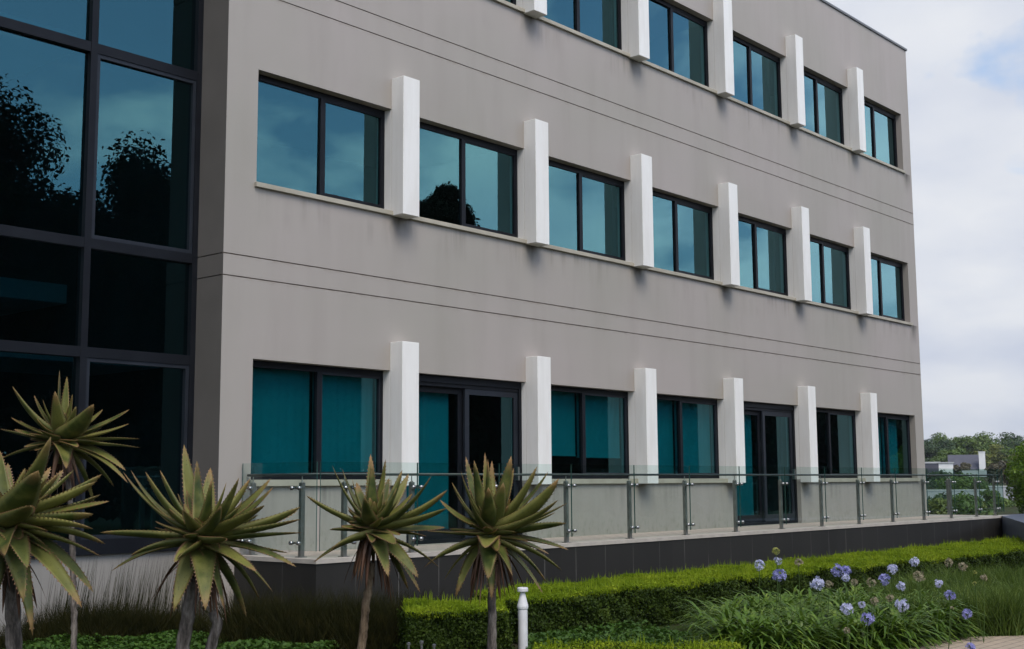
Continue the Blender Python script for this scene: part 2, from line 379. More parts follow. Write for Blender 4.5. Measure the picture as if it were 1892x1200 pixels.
def unit(a): return a/np.maximum(np.linalg.norm(a, axis=-1, keepdims=True), 1e-9)
def leaf_quads(C, size, aspect=.55, nrm=None, spread=1.0):
    """little diamond leaves at the points C, facing random directions (biased to nrm)"""
    k = len(C); d = unit(rng.normal(size=(k, 3)))
    if nrm is not None: d = unit(d*spread+nrm)
    t = unit(np.cross(d, rng.normal(size=(k, 3)))); s = np.cross(d, t)
    L_ = (size*rng.uniform(.6, 1.35, k))[:, None]
    return np.stack([C-t*L_*.5, C+s*L_*aspect*.5+d*L_*.08, C+t*L_*.5, C-s*L_*aspect*.5+d*L_*.08], 1)
def blades(B, T, width, bend=None):
    """grass blades from B to T as two quads bent in the middle"""
    k = len(B); ax = T-B; side = unit(np.cross(ax, rng.normal(size=(k, 3))))*(np.asarray(width).reshape(-1, 1))
    mid = (B+T)/2 + (bend if bend is not None else 0)
    q1 = np.stack([B-side*.5, B+side*.5, mid+side*.42, mid-side*.42], 1)
    q2 = np.stack([mid-side*.42, mid+side*.42, T+side*.06, T-side*.06], 1)
    return np.concatenate([q1, q2])

# ------------------------------------------------------------------ setting: ground, path, terrace, hill
def terrain_h(x, y):
    d = math.hypot(x-CAM.x, y-CAM.y)
    e = max(0., (x-24)/10.)
    h = ZG
    if x > 24: h = ZG - 1.2*min(1, e) + max(0, (d-60))*.026 + .5*math.sin(x*.05+y*.07)*min(1, e)
    if d > 260: h = ZG-1.2+200*.026
    return h
g = MB()
xs = [-400, -100, -40, -12, 0, 8, 14, 19, 23, 26, 30, 36, 44, 54, 66, 80, 95, 110, 130, 150, 170, 190, 210, 230, 260, 320, 600, 1500, 3000, 5000]
ys = [-3000, -800, -200, -60, -20, -6, 0, 8, 16, 24, 32, 40, 50, 60, 70, 85, 100, 130, 200, 400, 1000, 3000, 5000]
for x in xs:
    for y in ys: g.v.append((x, y, terrain_h(x, y)))
ny = len(ys)
for i in range(len(xs)-1):
    for j in range(ny-1): g.f.append((i*ny+j, (i+1)*ny+j, (i+1)*ny+j+1, i*ny+j+1)); g.mi.append(0)
tag(g.build('ground', 'ground', smooth=True), None, None, kind='structure')
p = MB(); p.add([(2.6, -6.25, ZG+.02), (4.1, -6.63, ZG+.02), (4.99, -7.39, ZG+.02), (8, -10, ZG+.02), (8, -14, ZG+.02), (0, -14, ZG+.02), (1.4, -7.2, ZG+.02)],
                [(0, 6, 5, 4, 3, 2, 1)])
tag(p.build('path', 'path'), None, None, kind='structure')
# far blue hill
h = MB(); hp = []
for i in range(41):
    a = i/40; az = R(40+50*a); r = 2500
    z = 60+24*math.exp(-((a-.545)/.02)**2)
    hp.append((CAM.x+math.sin(az)*r, CAM.y+math.cos(az)*r, z))
vs = []
for x, y, z in hp: vs += [(x*.9, y*.9, -5), (x, y, z), (x*1.3, y*1.3, z*.8), (x*1.5, y*1.5, -5)]
fs = [(i*4+k, (i+1)*4+k, (i+1)*4+k+1, i*4+k+1) for i in range(40) for k in range(3)]
h.add(vs, fs); tag(h.build('hills', 'farhill', smooth=True), None, None, kind='structure')

TX0, TX1, TY = .25, 21.15, -1.47
t = MB(); t.box((TX0+.05, TY+.05, ZT-.3), (TX1-.05, -.002, ZT)); t.box((XR+.02, 0, ZT-.3), (TX1-.05, 9, ZT))
tag(t.build('terrace', 'paving'), None, None, kind='structure')
rw = thing('retaining_wall', 'low dark charcoal tiled retaining wall carrying the terrace', 'wall', (TX0, TY, ZG))
t = MB(); t.box((TX0, TY, -2.0), (TX1, TY+.12, ZT-.045)); t.box((TX0, TY+.12, -2.0), (TX0+.12, -.003, ZT-.045)); t.box((TX1-.12, TY+.12, -2.4), (TX1, 9, ZT-.045))
t.build('tile_cladding', 'tile', rw)
t = MB(); t.box((TX0-.012, TY-.015, ZT-.045), (TX1+.012, TY+.26, ZT+.004)); t.box((TX0-.012, TY+.26, ZT-.045), (TX0+.24, -.004, ZT+.004))
t.build('coping', 'cope', rw)

# ------------------------------------------------------------------ the office building
bld = thing('office_building', 'three storey grey rendered office block with white fins and tinted windows', 'building', (0, 0, ZG))
def cells(xb, zb, depth, matf):
    """front wall made of rectangular cells with their own recess depth; None = opening"""
    m = MB(); D = 14.
    nx, nz = len(xb)-1, len(zb)-1
    dd = [[depth(.5*(xb[i]+xb[i+1]), .5*(zb[j]+zb[j+1])) for j in range(nz)] for i in range(nx)]
    for i in range(nx):
        for j in range(nz):
            x0, x1, z0, z1 = xb[i], xb[i+1], zb[j], zb[j+1]; d = dd[i][j]
            if d is not None:
                m.add([(x0, d, z0), (x1, d, z0), (x1, d, z1), (x0, d, z1)], [(0, 1, 2, 3)], 1 if 0 < d < .1 else 0)
            de = .30 if d is None else d
            for (a, b, nb) in (((x1, z0), (x1, z1), dd[i+1][j] if i+1 < nx else 0), ((x0, z1), (x1, z1), dd[i][j+1] if j+1 < nz else 0)):
                ne = .30 if nb is None else nb
                if abs(ne-de) > 1e-4:
                    q = [(a[0], de, a[1]), (b[0], de, b[1]), (b[0], ne, b[1]), (a[0], ne, a[1])]
                    m.add(q, [(0, 1, 2, 3)], 1 if max(ne, de) < .1 else 0)
    return m
bays = []
for k in range(7):
    x0 = X0W if k == 0 else FA+(k-1)*P+FW
    x1 = FA+k*P if k < 6 else XRW
    bays.append((x0, x1))
DOORS = (1, 4)
GRH = .013
def depth(x, z):
    for f, (zb, zt, zl) in enumerate(FLOORS):
        if zb+.055 < z < zl:
            for k, (x0, x1) in enumerate(bays):
                if x0 < x < x1: return None
    if z < .06 and z > ZT:
        for k in DOORS:
            if bays[k][0] < x < bays[k][1]: return None
    for gz in GR:
        if abs(z-gz) < GRH/2: return .02
    return 0.
xb = sorted({0., XR, *[x for b in bays for x in b]})
zb_ = sorted({-2., ZT, ZR, *[f[0]+.055 for f in FLOORS], *[f[2] for f in FLOORS], *[q+s*GRH/2 for q in GR for s in (-1, 1)]})
cells(xb, zb_, depth, None).build('facade_wall', ['facade', 'groove'], bld)
# return wall beside the curtain wall, coloured darker than the front, with the same two grooves wrapping round
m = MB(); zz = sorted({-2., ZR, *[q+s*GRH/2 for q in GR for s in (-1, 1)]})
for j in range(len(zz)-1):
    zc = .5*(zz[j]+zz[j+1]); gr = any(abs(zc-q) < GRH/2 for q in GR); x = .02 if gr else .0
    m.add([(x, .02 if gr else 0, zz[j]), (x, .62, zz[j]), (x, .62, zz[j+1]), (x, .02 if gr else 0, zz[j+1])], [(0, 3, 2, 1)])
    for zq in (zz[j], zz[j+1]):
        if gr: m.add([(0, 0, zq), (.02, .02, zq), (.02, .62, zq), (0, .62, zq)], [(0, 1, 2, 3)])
o = m.build('return_wall', 'dark_return', bld); o['label'] = 'narrow dark grey side wall beside the glass curtain wall'
# right gable, back, roof
m = MB(); m.add([(XR, 0, -2.4), (XR, 14, -2.4), (XR, 14, ZR), (XR, 0, ZR)], [(0, 1, 2, 3)])
m.add([(XR, 14, -2.4), (-12, 14, -2.4), (-12, 14, ZR), (XR, 14, ZR)], [(0, 1, 2, 3)])
m.build('gable_wall', 'facade', bld)
m = MB(); m.add([(-12, .35, ZR-.3), (XR-.01, .35, ZR-.3), (XR-.01, 14, ZR-.3), (-12, 14, ZR-.3)], [(0, 1, 2, 3)]); m.build('roof', 'coping', bld)
m = MB(); m.box((-.03, -.03, ZR), (XR+.03, .35, ZR+.05)); m.box((XR-.3, .35, ZR), (XR+.03, 14, ZR+.05)); m.build('roof_coping', 'coping', bld)
# fins and sills
for f, (zb, zt, zl) in enumerate(FLOORS):
    for k in range(6):
        x = FA+k*P
        m = MB(); m.box((x, -FD, zb), (x+FW, .004, zt)); fin = m.build('fin', 'white', bld, bevel=.007)
        m = MB(); m.box((x-.003, .0045, zb+.06), (x+FW+.003, .29, zl-.002)); m.build('fin_cheek', 'white', fin)
    th = .06 if f else .078
    seg = [(X0W-.03, FA-.001)] + [(FA+k*P+FW+.001, (FA+(k+1)*P-.001) if k < 5 else XRW+.03) for k in range(6)]
    for k, (x0, x1) in enumerate(seg):
        if f == 0 and k in DOORS: continue
        m = MB(); m.box((x0, -.045, zb+.003), (x1, RV+.02, zb+.003+th)); m.build('sill', 'sill', bld, bevel=.005)
def window(x0, x1, z0, z1, f, k):
    m = MB(); y0, y1 = RV-.02, RV+.05; fwd = .042; top = .08
    m.box((x0, y0, z0), (x0+fwd, y1, z1)); m.box((x1-fwd, y0, z0), (x1, y1, z1))
    m.box((x0+fwd, y0+.002, z1-top), (x1-fwd, y1, z1)); m.box((x0+fwd, y0+.002, z0), (x1-fwd, y1, z0+.05))
    xm = (x0+x1)/2+.02
    m.box((xm-.038, y0-.006, z0+.05), (xm+.034, y1, z1-top))
    w_ = m.build('window', 'alu', bld)
    # opening sash on the right half
    a0, a1, b0, b1 = xm+.034, x1-fwd, z0+.05, z1-top; s = MB(); q = .026
    s.box((a0, y0+.006, b0), (a0+.022, y1-.01, b1)); s.box((a1-q, y0+.006, b0), (a1, y1-.01, b1))
    s.box((a0+.022, y0+.008, b1-q), (a1-q, y1-.012, b1)); s.box((a0+.022, y0+.008, b0), (a1-q, y1-.012, b0+q+.02))
    s.build('sash', 'alu_light' if f == 0 else 'alu', w_)
    for (u0, u1, v0, v1) in ((x0+fwd, xm-.038, z0+.05, z1-top), (a0+.022, a1-q, b0+q+.02, b1-q)):
        g_ = MB(); e = .004
        tw = rng.normal(size=2)*.0028
        g_.add([(u0+e, RV+.01, v0), (u1-e, RV+.01+tw[0], v0), (u1-e, RV+.01+tw[0]+tw[1], v1), (u0+e, RV+.01+tw[1], v1)], [(0, 1, 2, 3)])
        g_.build('pane', 'win', w_)
def door(x0, x1, z0, z1):
    y0, y1 = RV-.07, RV+.07; m = MB(); fwd = .06
    m.box((x0, y0, z0), (x0+fwd, y1, z1)); m.box((x1-fwd, y0, z0), (x1, y1, z1)); m.box((x0+fwd, y0, z1-.10), (x1-fwd, y1, z1)); m.box((x0+fwd, y0, z0), (x1-fwd, y1, z0+.05))
    m.box((x0+fwd, y0+.02, z1-.15), (x1-fwd, y1, z1-.101))
    d = m.build('sliding_door', 'alu', bld)
    xm = (x0+x1)/2+.05
    for nm, a0, a1, yy in (('fixed_leaf', x0+fwd, xm-.02, RV+.02), ('sliding_leaf', xm-.02, x1-fwd, RV-.04)):
        s = MB(); q = .085; b0, b1 = z0+.05, z1-.15
        s.box((a0, yy, b0), (a0+q, yy+.04, b1)); s.box((a1-q, yy, b0), (a1, yy+.04, b1)); s.box((a0+q, yy+.001, b1-q), (a1-q, yy+.039, b1)); s.box((a0+q, yy+.001, b0), (a1-q, yy+.039, b0+q+.05))
        lf = s.build(nm, 'alu_light' if nm == 'sliding_leaf' else 'alu', d)
        g_ = MB(); g_.add([(a0+q, yy+.02, b0+q+.05), (a1-q, yy+.02, b0+q+.05), (a1-q, yy+.02, b1-q), (a0+q, yy+.02, b1-q)], [(0, 1, 2, 3)])
        g_.build('pane', 'win', d)
    hd = MB(); hd.box((x1-fwd-.07, RV-.10, .05), (x1-fwd-.03, RV-.041, .25)); hd.build('handle', 'chrome', d)
for f, (zb, zt, zl) in enumerate(FLOORS):
    for k, (x0, x1) in enumerate(bays):
        if f == 0 and k in DOORS: door(x0+.003, x1-.003, ZT+.004, zl-.003)
        else: window(x0+.003, x1-.003, zb+(.066 if f else .084), zl-.003, f, k)
# rooms behind the glass
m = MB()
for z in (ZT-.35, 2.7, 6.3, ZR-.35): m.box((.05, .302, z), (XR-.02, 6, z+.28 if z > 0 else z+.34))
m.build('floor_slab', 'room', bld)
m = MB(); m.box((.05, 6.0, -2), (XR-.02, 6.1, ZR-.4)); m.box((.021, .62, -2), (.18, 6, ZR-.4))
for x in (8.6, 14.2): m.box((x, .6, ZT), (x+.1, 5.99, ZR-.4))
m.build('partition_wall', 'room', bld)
# roller blinds inside the ground floor rooms
def blind(x0, x1, z0, z1, lab):
    o = MB(); n = 40; ph = x0*3
    vs = []
    for i in range(n+1):
        x = x0+(x1-x0)*i/n; y = .285+.005*math.sin(i*.5+ph)+.004*math.sin(i*1.3+ph*2)
        vs += [(x, y, z0+.02), (x, y, z1)]
    o.add(vs, [(2*i, 2*i+2, 2*i+3, 2*i+1) for i in range(n)])
    b = thing('roller_blind', lab, 'blind', ((x0+x1)/2, .285, z1), 'roller blinds behind the ground floor glass')
    o.build('fabric', 'blind', b)
    r_ = MB(); r_.tube([(x0, .285, z0+.02), (x1, .285, z0+.02)], .012, 8); r_.build('bottom_bar', 'blind', b)
def half(k, s):
    x0, x1 = bays[k]; xm = (x0+x1)/2
    return (x0+.03, xm-.02) if s == 0 else (xm+.03, x1-.06)
Z0, Z1 = .07, 1.5
blind(*half(0, 0), Z0, Z1, 'lowered blind in the left pane of the leftmost ground floor window')
blind(*half(0, 1), Z0, Z1, 'lowered blind in the right pane of the leftmost ground floor window')
x0, x1 = half(1, 0); blind(x0, x1-.12, ZT+.06, Z1, 'full height blind behind the left sliding door, leftmost door')
blind(*half(2, 0), .42, Z1, 'part raised blind in the left pane of the window right of the left sliding door')
blind(*half(2, 1), .40, Z1, 'part raised blind in the right pane of the window right of the left sliding door')
x0, x1 = half(3, 0); blind(x0, x1, Z0, Z1, 'lowered blind in the left pane of the window left of the right sliding door')
blind(*half(3, 1), Z0, Z1, 'lowered blind in the right pane of the window left of the right sliding door')
x0, x1 = half(4, 0); blind(x0, x1-.1, ZT+.06, Z1, 'full height blind behind the right sliding door')
x0, x1 = half(5, 0); blind(x0, x1-.25, Z0, Z1, 'narrow blind in the window just right of the right sliding door')
blind(*half(6, 0), Z0, Z1, 'lowered blind in the left pane of the last ground floor window')
x0, x1 = half(6, 1); blind(x0, x1-.35, Z0, Z1, 'narrower blind in the right pane of the last ground floor window')

# ------------------------------------------------------------------ curtain wall (left), with atrium behind
CY = .57; CX = [-12.0, -9.0, -7.2, -5.2, -3.35, -1.47, -.03]; CZ = [-.75, 1.50, 2.74, 5.03, 7.3, ZR]
cw = MB()
for i, x in enumerate(CX):
    cw.box((x-.042, CY-.05, CZ[0]), (x+.042, CY+.10, CZ[-1]))
for j, z in enumerate(CZ):
    hh = .058 if j else .085
    for i in range(len(CX)-1): cw.box((CX[i]+.042, CY-.045, z-hh+(.085 if j == 0 else 0)), (CX[i+1]-.042, CY+.095, z+hh+(.085 if j == 0 else 0)))
cwo = cw.build('curtain_wall', 'alu', bld)
for i in range(len(CX)-1):
    for j in range(len(CZ)-1):
        x0, x1, z0, z1 = CX[i]+.042, CX[i+1]-.042, CZ[j]+(.058 if j else .17), CZ[j+1]-.058
        sash = (i == 5 and j in (0, 2))
        if sash:
            s = MB(); q = .045
            s.box((x0, CY-.035, z0), (x0+q, CY+.05, z1)); s.box((x1-q, CY-.035, z0), (x1, CY+.05, z1)); s.box((x0+q, CY-.033, z1-q), (x1-q, CY+.05, z1)); s.box((x0+q, CY-.033, z0), (x1-q, CY+.05, z0+q))
            s.build('sash', 'alu_light', cwo); x0 += q; x1 -= q; z0 += q; z1 -= q
        tw = rng.normal(size=2)*.004
        g_ = MB(); g_.add([(x0, CY+.02, z0), (x1, CY+.02+tw[0], z0), (x1, CY+.02+tw[0]+tw[1], z1), (x0, CY+.02+tw[1], z1)], [(0, 1, 2, 3)]); g_.build('pane', 'curtain', cwo)
m = MB(); m.box((-12, CY+.0, -2), (-.001, CY+.35, CZ[0]+.003)); o = m.build('base_wall', 'base', bld); o['label'] = 'pale rendered plinth below the curtain wall'
m = MB(); m.box((-12, 7.0, -2), (.02, 7.1, ZR-.4)); m.box((-12.1, .6, -2), (-12, 7, ZR-.4))
m.build('atrium_wall', 'room', bld)
m = MB(); m.box((-12, CY+.7, -1.2), (.02, 7, -.76)); m.box((-12, 3.6, 2.5), (.02, 7, 2.76)); m.box((-12, 3.6, 6.1), (.02, 7, 6.36)); m.build('atrium_floor', 'slab', bld)
# staircase seen through the dark glass
st = MB()
for i in range(12):
    st.box((-2.2-.3*(i+1), 1.7, 1.62+.17*i-.25-.17), (-2.2-.3*i, 3.0, 1.62+.17*i))
st.box((-2.2, 1.2, 1.45), (-.05, 3.0, 1.62))
so = tag(st.build('staircase', 'slab'), 'pale staircase inside, seen dimly through the left curtain wall glass', 'staircase')
hr = MB(); hr.tube([(-2.25, 1.68, 2.6), (-5.8, 1.68, 4.6)], .025, 8)
for i in range(6): hr.tube([(-2.4-.6*i, 1.68, 1.8+.34*i), (-2.4-.6*i, 1.68, 2.68+.34*i)], .012, 6)
hr.build('handrail', 'steel', so)

# ------------------------------------------------------------------ glass balustrade
GY, PY = -1.40, -1.32
bal = thing('glass_balustrade', 'frameless glass balustrade with steel posts along the terrace edge', 'balustrade', (.33, GY, ZT))
PX = [.78, 1.85, 3.33, 4.82, 6.30, 7.77, 9.25, 10.75, 12.22, 13.71, 15.20, 16.70, 18.13, 19.56, 20.68]
def clamp_(m, x, y, z, d):
    # twin glass clamps on a short arm; d = unit direction from post to glass
    e = Vector((d[1], -d[0], 0))
    if e.x+e.y < 0: e = -e
    c = Vector((x, y, z))
    m.tube([c, c+Vector(d)*.075], .013, 8)
    m.tube([c+Vector(d)*.06-e*.055, c+Vector(d)*.06+e*.075], .011, 8)
    for s in (-.055, .075):
        q = c+Vector(d)*.06+e*s; m.tube([q, q+Vector(d)*.012, q+Vector(d)*.045], [.017, .024, .024], 10)
def post(x, y, d):
    m = MB(); m.box((x-.028, y-.022, ZT+.006), (x+.028, y+.022, .03))
    m.tube([(x, y, .03), (x, y, .045)], [.024, .012], 10)
    m.tube([(x, y, .04), (x, y, .105)], .007, 6)
    pt = m.build('post', 'steel', bal)
    fl = MB(); fl.box((x-.05, y-.045, ZT+.005), (x+.05, y+.045, ZT+.013)); fl.build('base_plate', 'steel', pt)
    for z in (-.03, -.645):
        c = MB(); clamp_(c, x, y, z, d); c.build('clamp', 'chrome', pt, smooth=True)
for x in PX: post(x+.0, PY, (0, -1, 0))
for y in (-1.02, -.12): post(.41, y, (-1, 0, 0))
for y in (-.1, 1.3, 2.7, 4.2, 5.7): post(20.98, y, (1, 0, 0))
def glass(a, b, z0, z1, outw):
    a = Vector(a); b = Vector(b); o = Vector(outw)*.012; m = MB()
    q = [a+o, b+o, b, a]
    vs = [(v.x, v.y, z0) for v in q]+[(v.x, v.y, z1) for v in q]
    m.add(vs, [(0, 1, 5, 4)], 0); m.add(vs, [(3, 2, 1, 0), (4, 5, 6, 7), (1, 2, 6, 5), (3, 0, 4, 7)], 1)
    m.build('glass_panel', ['clear', 'glass_edge'], bal)
edges = [.345]+[x+.012 for x in PX[1:]]+[21.02]
for i in range(len(edges)-1): glass((edges[i]+.005, GY, 0), (edges[i+1]-.005, GY, 0), -.725, .262, (0, -1, 0))
glass((.33, -.03, 0), (.33, GY+.02, 0), -.725, .262, (-1, 0, 0))
for a, b in ((GY+.02, .6), (.61, 2.0), (2.01, 3.45), (3.46, 5.0), (5.01, 6.5)): glass((21.05, b, 0), (21.05, a, 0), -.725, .262, (1, 0, 0))
m = MB(); m.tube([(.41, -.02, .122), (.41, PY, .122)], .0165, 10); m.tube([(.41, PY, .122), (20.98, PY, .122)], .0165, 10); m.tube([(20.98, PY, .122), (20.98, 6.4, .122)], .0165, 10)
m.build('handrail', 'steel_dark', bal, smooth=True)

# ------------------------------------------------------------------ low slate wall and topiary at the right end
m = MB(); m.add([(21.25, -1.2, -2.4), (14.6, -4.25, -2.4), (15.2, -5.4, -2.4), (24.5, -1.3, -2.4), (21.25, -1.2, ZT), (14.6, -4.25, ZT), (15.2, -5.4, ZT), (24.5, -1.3, ZT)],
                [(0, 1, 5, 4), (1, 2, 6, 5), (2, 3, 7, 6), (3, 0, 4, 7), (4, 5, 6, 7)])
tag(m.build('parapet_wall', 'slate'), 'low slate blue parapet wall running off the right end of the terrace', 'wall')

# ------------------------------------------------------------------ aloes
class Leaves:
    def __init__(s): s.m = MB(); s.t = MB()
    def leaf(s, B, T, W, roll=0., sag=.0, teeth=True, flat=.42):
        B = Vector(B); T = Vector(T); ch = T-B; hz = Vector((ch.x, ch.y, 0)); Ln = ch.length
        if hz.length < .02: hz = Vector((.02, .01, 0))
        Cp = B+hz*.56+Vector((0, 0, ch.z*.22+sag*Ln))
        oh = hz.normalized(); sd_ = oh.cross(Vector((0, 0, 1))).normalized()
        n = 11; ring = []; cen = []
        prof = [(-1, .10), (-.55, -.10), (0, -.20), (.55, -.10), (1, .10), (.62, -.40), (0, -.62), (-.62, -.40)]
        vs = []; uvs = []; marg = []
        for i in range(n+1):
            q = i/n; p_ = B*(1-q)**2+Cp*(2*q*(1-q))+T*q*q
            tg = ((Cp-B)*(1-q)+(T-Cp)*q).normalized()
            sv = Matrix.Rotation(roll*(.3+q), 3, tg) @ sd_; nv = sv.cross(tg)
            if nv.dot(Vector((0, 0, 1))-oh*.4) < 0: nv = -nv
            wd = W*.5*min(1., .82+.9*q)*max(.012, (1-q)**.62)
            th = wd*flat*2*(1.15-.5*q)
            for a, b in prof:
                vs.append(p_+sv*(a*wd)+nv*(b*th)); uvs.append((q, .5+.5*a if b > -.3 else .5+.35*a))
            marg.append((p_-sv*wd+nv*.1*th, p_+sv*wd+nv*.1*th, tg, sv, wd))
        fs = [(i*8+k, i*8+(k+1) % 8, (i+1)*8+(k+1) % 8, (i+1)*8+k) for i in range(n) for k in range(8)]
        fs += [tuple(range(8))[::-1], tuple(n*8+k for k in range(8))]
        s.m.add(vs, fs, 0, uvs)
        if teeth:
            for i in range(1, n*2):
                q = i/(n*2)*n; i0 = int(q); fr = q-i0
                for sgn, kk in ((-1, 0), (1, 1)):
                    p_ = marg[i0][kk].lerp(marg[min(n, i0+1)][kk], fr); tg = marg[i0][2]; sv = marg[i0][3]
                    hgt = .013*(1-.5*i/(n*2)); wv = .006
                    s.t.add([p_-tg*wv, p_+tg*wv, p_+sv*sgn*hgt+tg*.006, p_-sv*sgn*.003+Vector((0, 0, .004))], [(0, 1, 2), (1, 3, 2), (3, 0, 2)])
def aloe(label, core, t0, tips, dry, L0, trunk, W=.10, rad=.045, extra=0, seed=1, tmat='trunk1', ring=0):
    rr = random.Random(seed)
    c0 = at(core[0], core[1], t0)
    base = trunk[-1]
    root = thing('aloe_plant', label, 'aloe', tuple(at(base[0], base[1], t0).xy)+(ZG,), 'aloes in the planting bed')
    ppm = FPX/t0
    Lv = Leaves(); Dr = Leaves()
    def tip3(u, v, d):
        e = at(u, v, t0)-c0; r2 = L0*L0-e.length_squared
        if isinstance(d, str):
            k = math.sqrt(max(r2, .0)); d = (-1 if d == 'f' else 1 if d == 'b' else rr.choice((-1, 1)))*k*.8
        return at(u, v, t0+d)
    fwd_h = Vector((fw.x, fw.y, 0)).normalized()
    for (u, v, d, *rest) in tips:
        T = tip3(u, v, d); e = T-c0; el = e.normalized().z
        hz = Vector((e.x, e.y, 0)); hz = hz.normalized() if hz.length > 1e-4 else fwd_h
        B = c0+hz*(.03 if el < .8 else .015)+Vector((0, 0, .075*el))
        wf = rest[0] if rest else 1.
        Lv.leaf(B, T, W*1.42*wf*rr.uniform(.9, 1.1), rr.uniform(-.7, .7), rr.uniform(-.05, .06))
    for i in range(extra):      # inner leaves that fill the heart of the rosette
        a = rr.uniform(0, 6.283); el = rr.uniform(-.4, 1.2); ln = L0*rr.uniform(.35, .75)
        dv = Vector((math.cos(a)*math.cos(el), math.sin(a)*math.cos(el), math.sin(el)))
        Lv.leaf(c0+Vector((dv.x*.03, dv.y*.03, .075*dv.z)), c0+dv*ln, W*1.15, rr.uniform(-.6, .6))
    for (u, v, d) in dry:
        T = tip3(u, v, d); e = T-c0; hz = Vector((e.x, e.y, 0)).normalized()
        Dr.leaf(c0+hz*.05+Vector((0, 0, -.08-.1*rr.random())), T, W*.42, rr.uniform(-1.2, 1.2), rr.uniform(-.05, .15), False, .2)
    for i in range(20):
        a = rr.uniform(0, 6.283); ln = rr.uniform(.2, .42)
        T = c0+Vector((math.cos(a)*rr.uniform(.06, .22), math.sin(a)*rr.uniform(.06, .22), -.12-ln))
        Dr.leaf(c0+Vector((math.cos(a)*.05, math.sin(a)*.05, -.07)), T, W*rr.uniform(.3, .6), rr.uniform(-1.3, 1.3), rr.uniform(-.1, .25), False, .2)
    Lv.m.lathe(c0, [(.02, -.2), (.05, -.15), (.062, -.05), (.055, .05), (.02, .1)], 12, 0)
    Lv.m.build('rosette', 'aloe', root, smooth=True); Lv.t.build('spines', 'tooth', root)
    Dr.m.build('dry_leaves', 'dry', root, smooth=True)
    def stem(px, rad):
        pts = [at(u, v, t0) for u, v in px]; pts[0] = pts[0]
        lo = pts[-1].copy(); lo.z = ZG-.05; lo += (pts[-1]-pts[-2])*.0
        pts.append(lo)
        P2 = []; R2 = []
        for i in range(len(pts)-1):
            nseg = max(3, int((pts[i]-pts[i+1]).length/.03))
            for k in range(nseg):
                q = k/nseg; P2.append(pts[i].lerp(pts[i+1], q)+Vector((rr.uniform(-.004, .004), rr.uniform(-.004, .004), 0))); R2.append(rad*(1+.10*(i+q))*rr.uniform(.93, 1.08)*(1+ring*(.12 if k % 2 else -.06)*(1 if i == 0 else .2)))
        P2.append(pts[-1]); R2.append(rad*1.3)
        m = MB(); m.tube(P2, R2, 14); m.build('trunk', tmat, root, smooth=True)
    stem(trunk, rad*.8)
    return root, stem, Lv
def Z(o, s, pts):   # enlargement pixels -> photo pixels
    return [(o[0]+p[0]/s, o[1]+p[1]/s, *p[2:]) for p in pts]
oB, sB = (150, 820), 3.159
rB, stemB, _ = aloe('aloe with two grey trunks, widest crown, left of the terrace corner', (373, 992), 8.0,
     Z(oB, sB, [(245,165,.12),(290,155,.2),(375,165,-.1),(460,155,.05),(600,5,.25,1.15),(675,100,.15),(755,140,.35,1.2),(920,200,-.25,1.35),(985,205,.1),(1105,205,.2,1.25),
      (1120,255,-.05),(1070,360,-.35,1.3),(1280,370,.05,1.2),(1262,392,.25,1.1),(1284,440,-.15),(1292,520,-.1),(110,520,.0),(287,655,-.2,.9),(175,745,.1,.8),(812,365,-.38,1.25),
      (600,385,-.30,1.2),(842,550,-.48,1.1),(560,672,-.42,1.1),(1212,640,.1,.9),(1255,720,-.1,.9),(1022,747,-.42,1.1),(1120,868,-.2,1),(725,972,-.45,1.25),(540,982,-.3,1.2),(832,962,-.3,1.),(965,1012,.1,.9),(1042,912,.15,.7),
      (530,380,.3,1.2),(450,400,.4,1.0),(880,430,.4,1.1)]),
     Z(oB, sB, [(390,950,.1),(420,935,.2),(690,1010,-.2),(850,1065,-.1),(800,1040,-.25),(640,1000,.1),(870,1010,.1),(760,1050,.2),(560,960,.2)]),
     .58, [(356,1070), (348, 1130), (338,1200)], .10, .046, extra=38, seed=3, tmat='trunk2')
stemB([(392,1130), (402,1150), (388,1200)], .028)
oC, sC = (560, 830), 3.244
aloe('aloe with one ringed brown trunk in front of the tiled terrace corner', (687, 976), 9.5,
     Z(oC, sC, [(175,100,.1,.8),(235,120,.2,.85),(405,30,.2),(415,70,-.05),(495,60,.25),(595,125,.1,1.2),(632,150,.3,1.1),(770,158,-.3,1.6),(865,245,-.05,1.1),(860,355,-.2,1.1),
      (852,470,.05,.9),(742,525,.2,.9),(20,280,.0,.9),(165,602,-.3,1.35),(60,682,.1,.9),(370,290,-.4,1.2),(515,172,.35,1.),(555,570,-.42,1.1),(510,765,-.4,1.2),(690,772,-.25,1.2),
      (702,860,-.05,.8),(820,715,-.1,.9),(630,845,.1,.7),(320,200,.35,1.),(560,230,-.2,1.5),(300,330,.3,.9)]),
     Z(oC, sC, [(240,825,.1),(310,770,-.1),(375,810,-.15),(330,850,.1),(425,840,.15),(480,870,-.2),(530,925,-.1),(595,865,.05),(545,900,.1),(660,790,.1),(630,660,.2)]),
     .54, [(687,1040), (676,1120), (668,1200)], .10, .034, extra=32, seed=5, tmat='trunk1', ring=1)
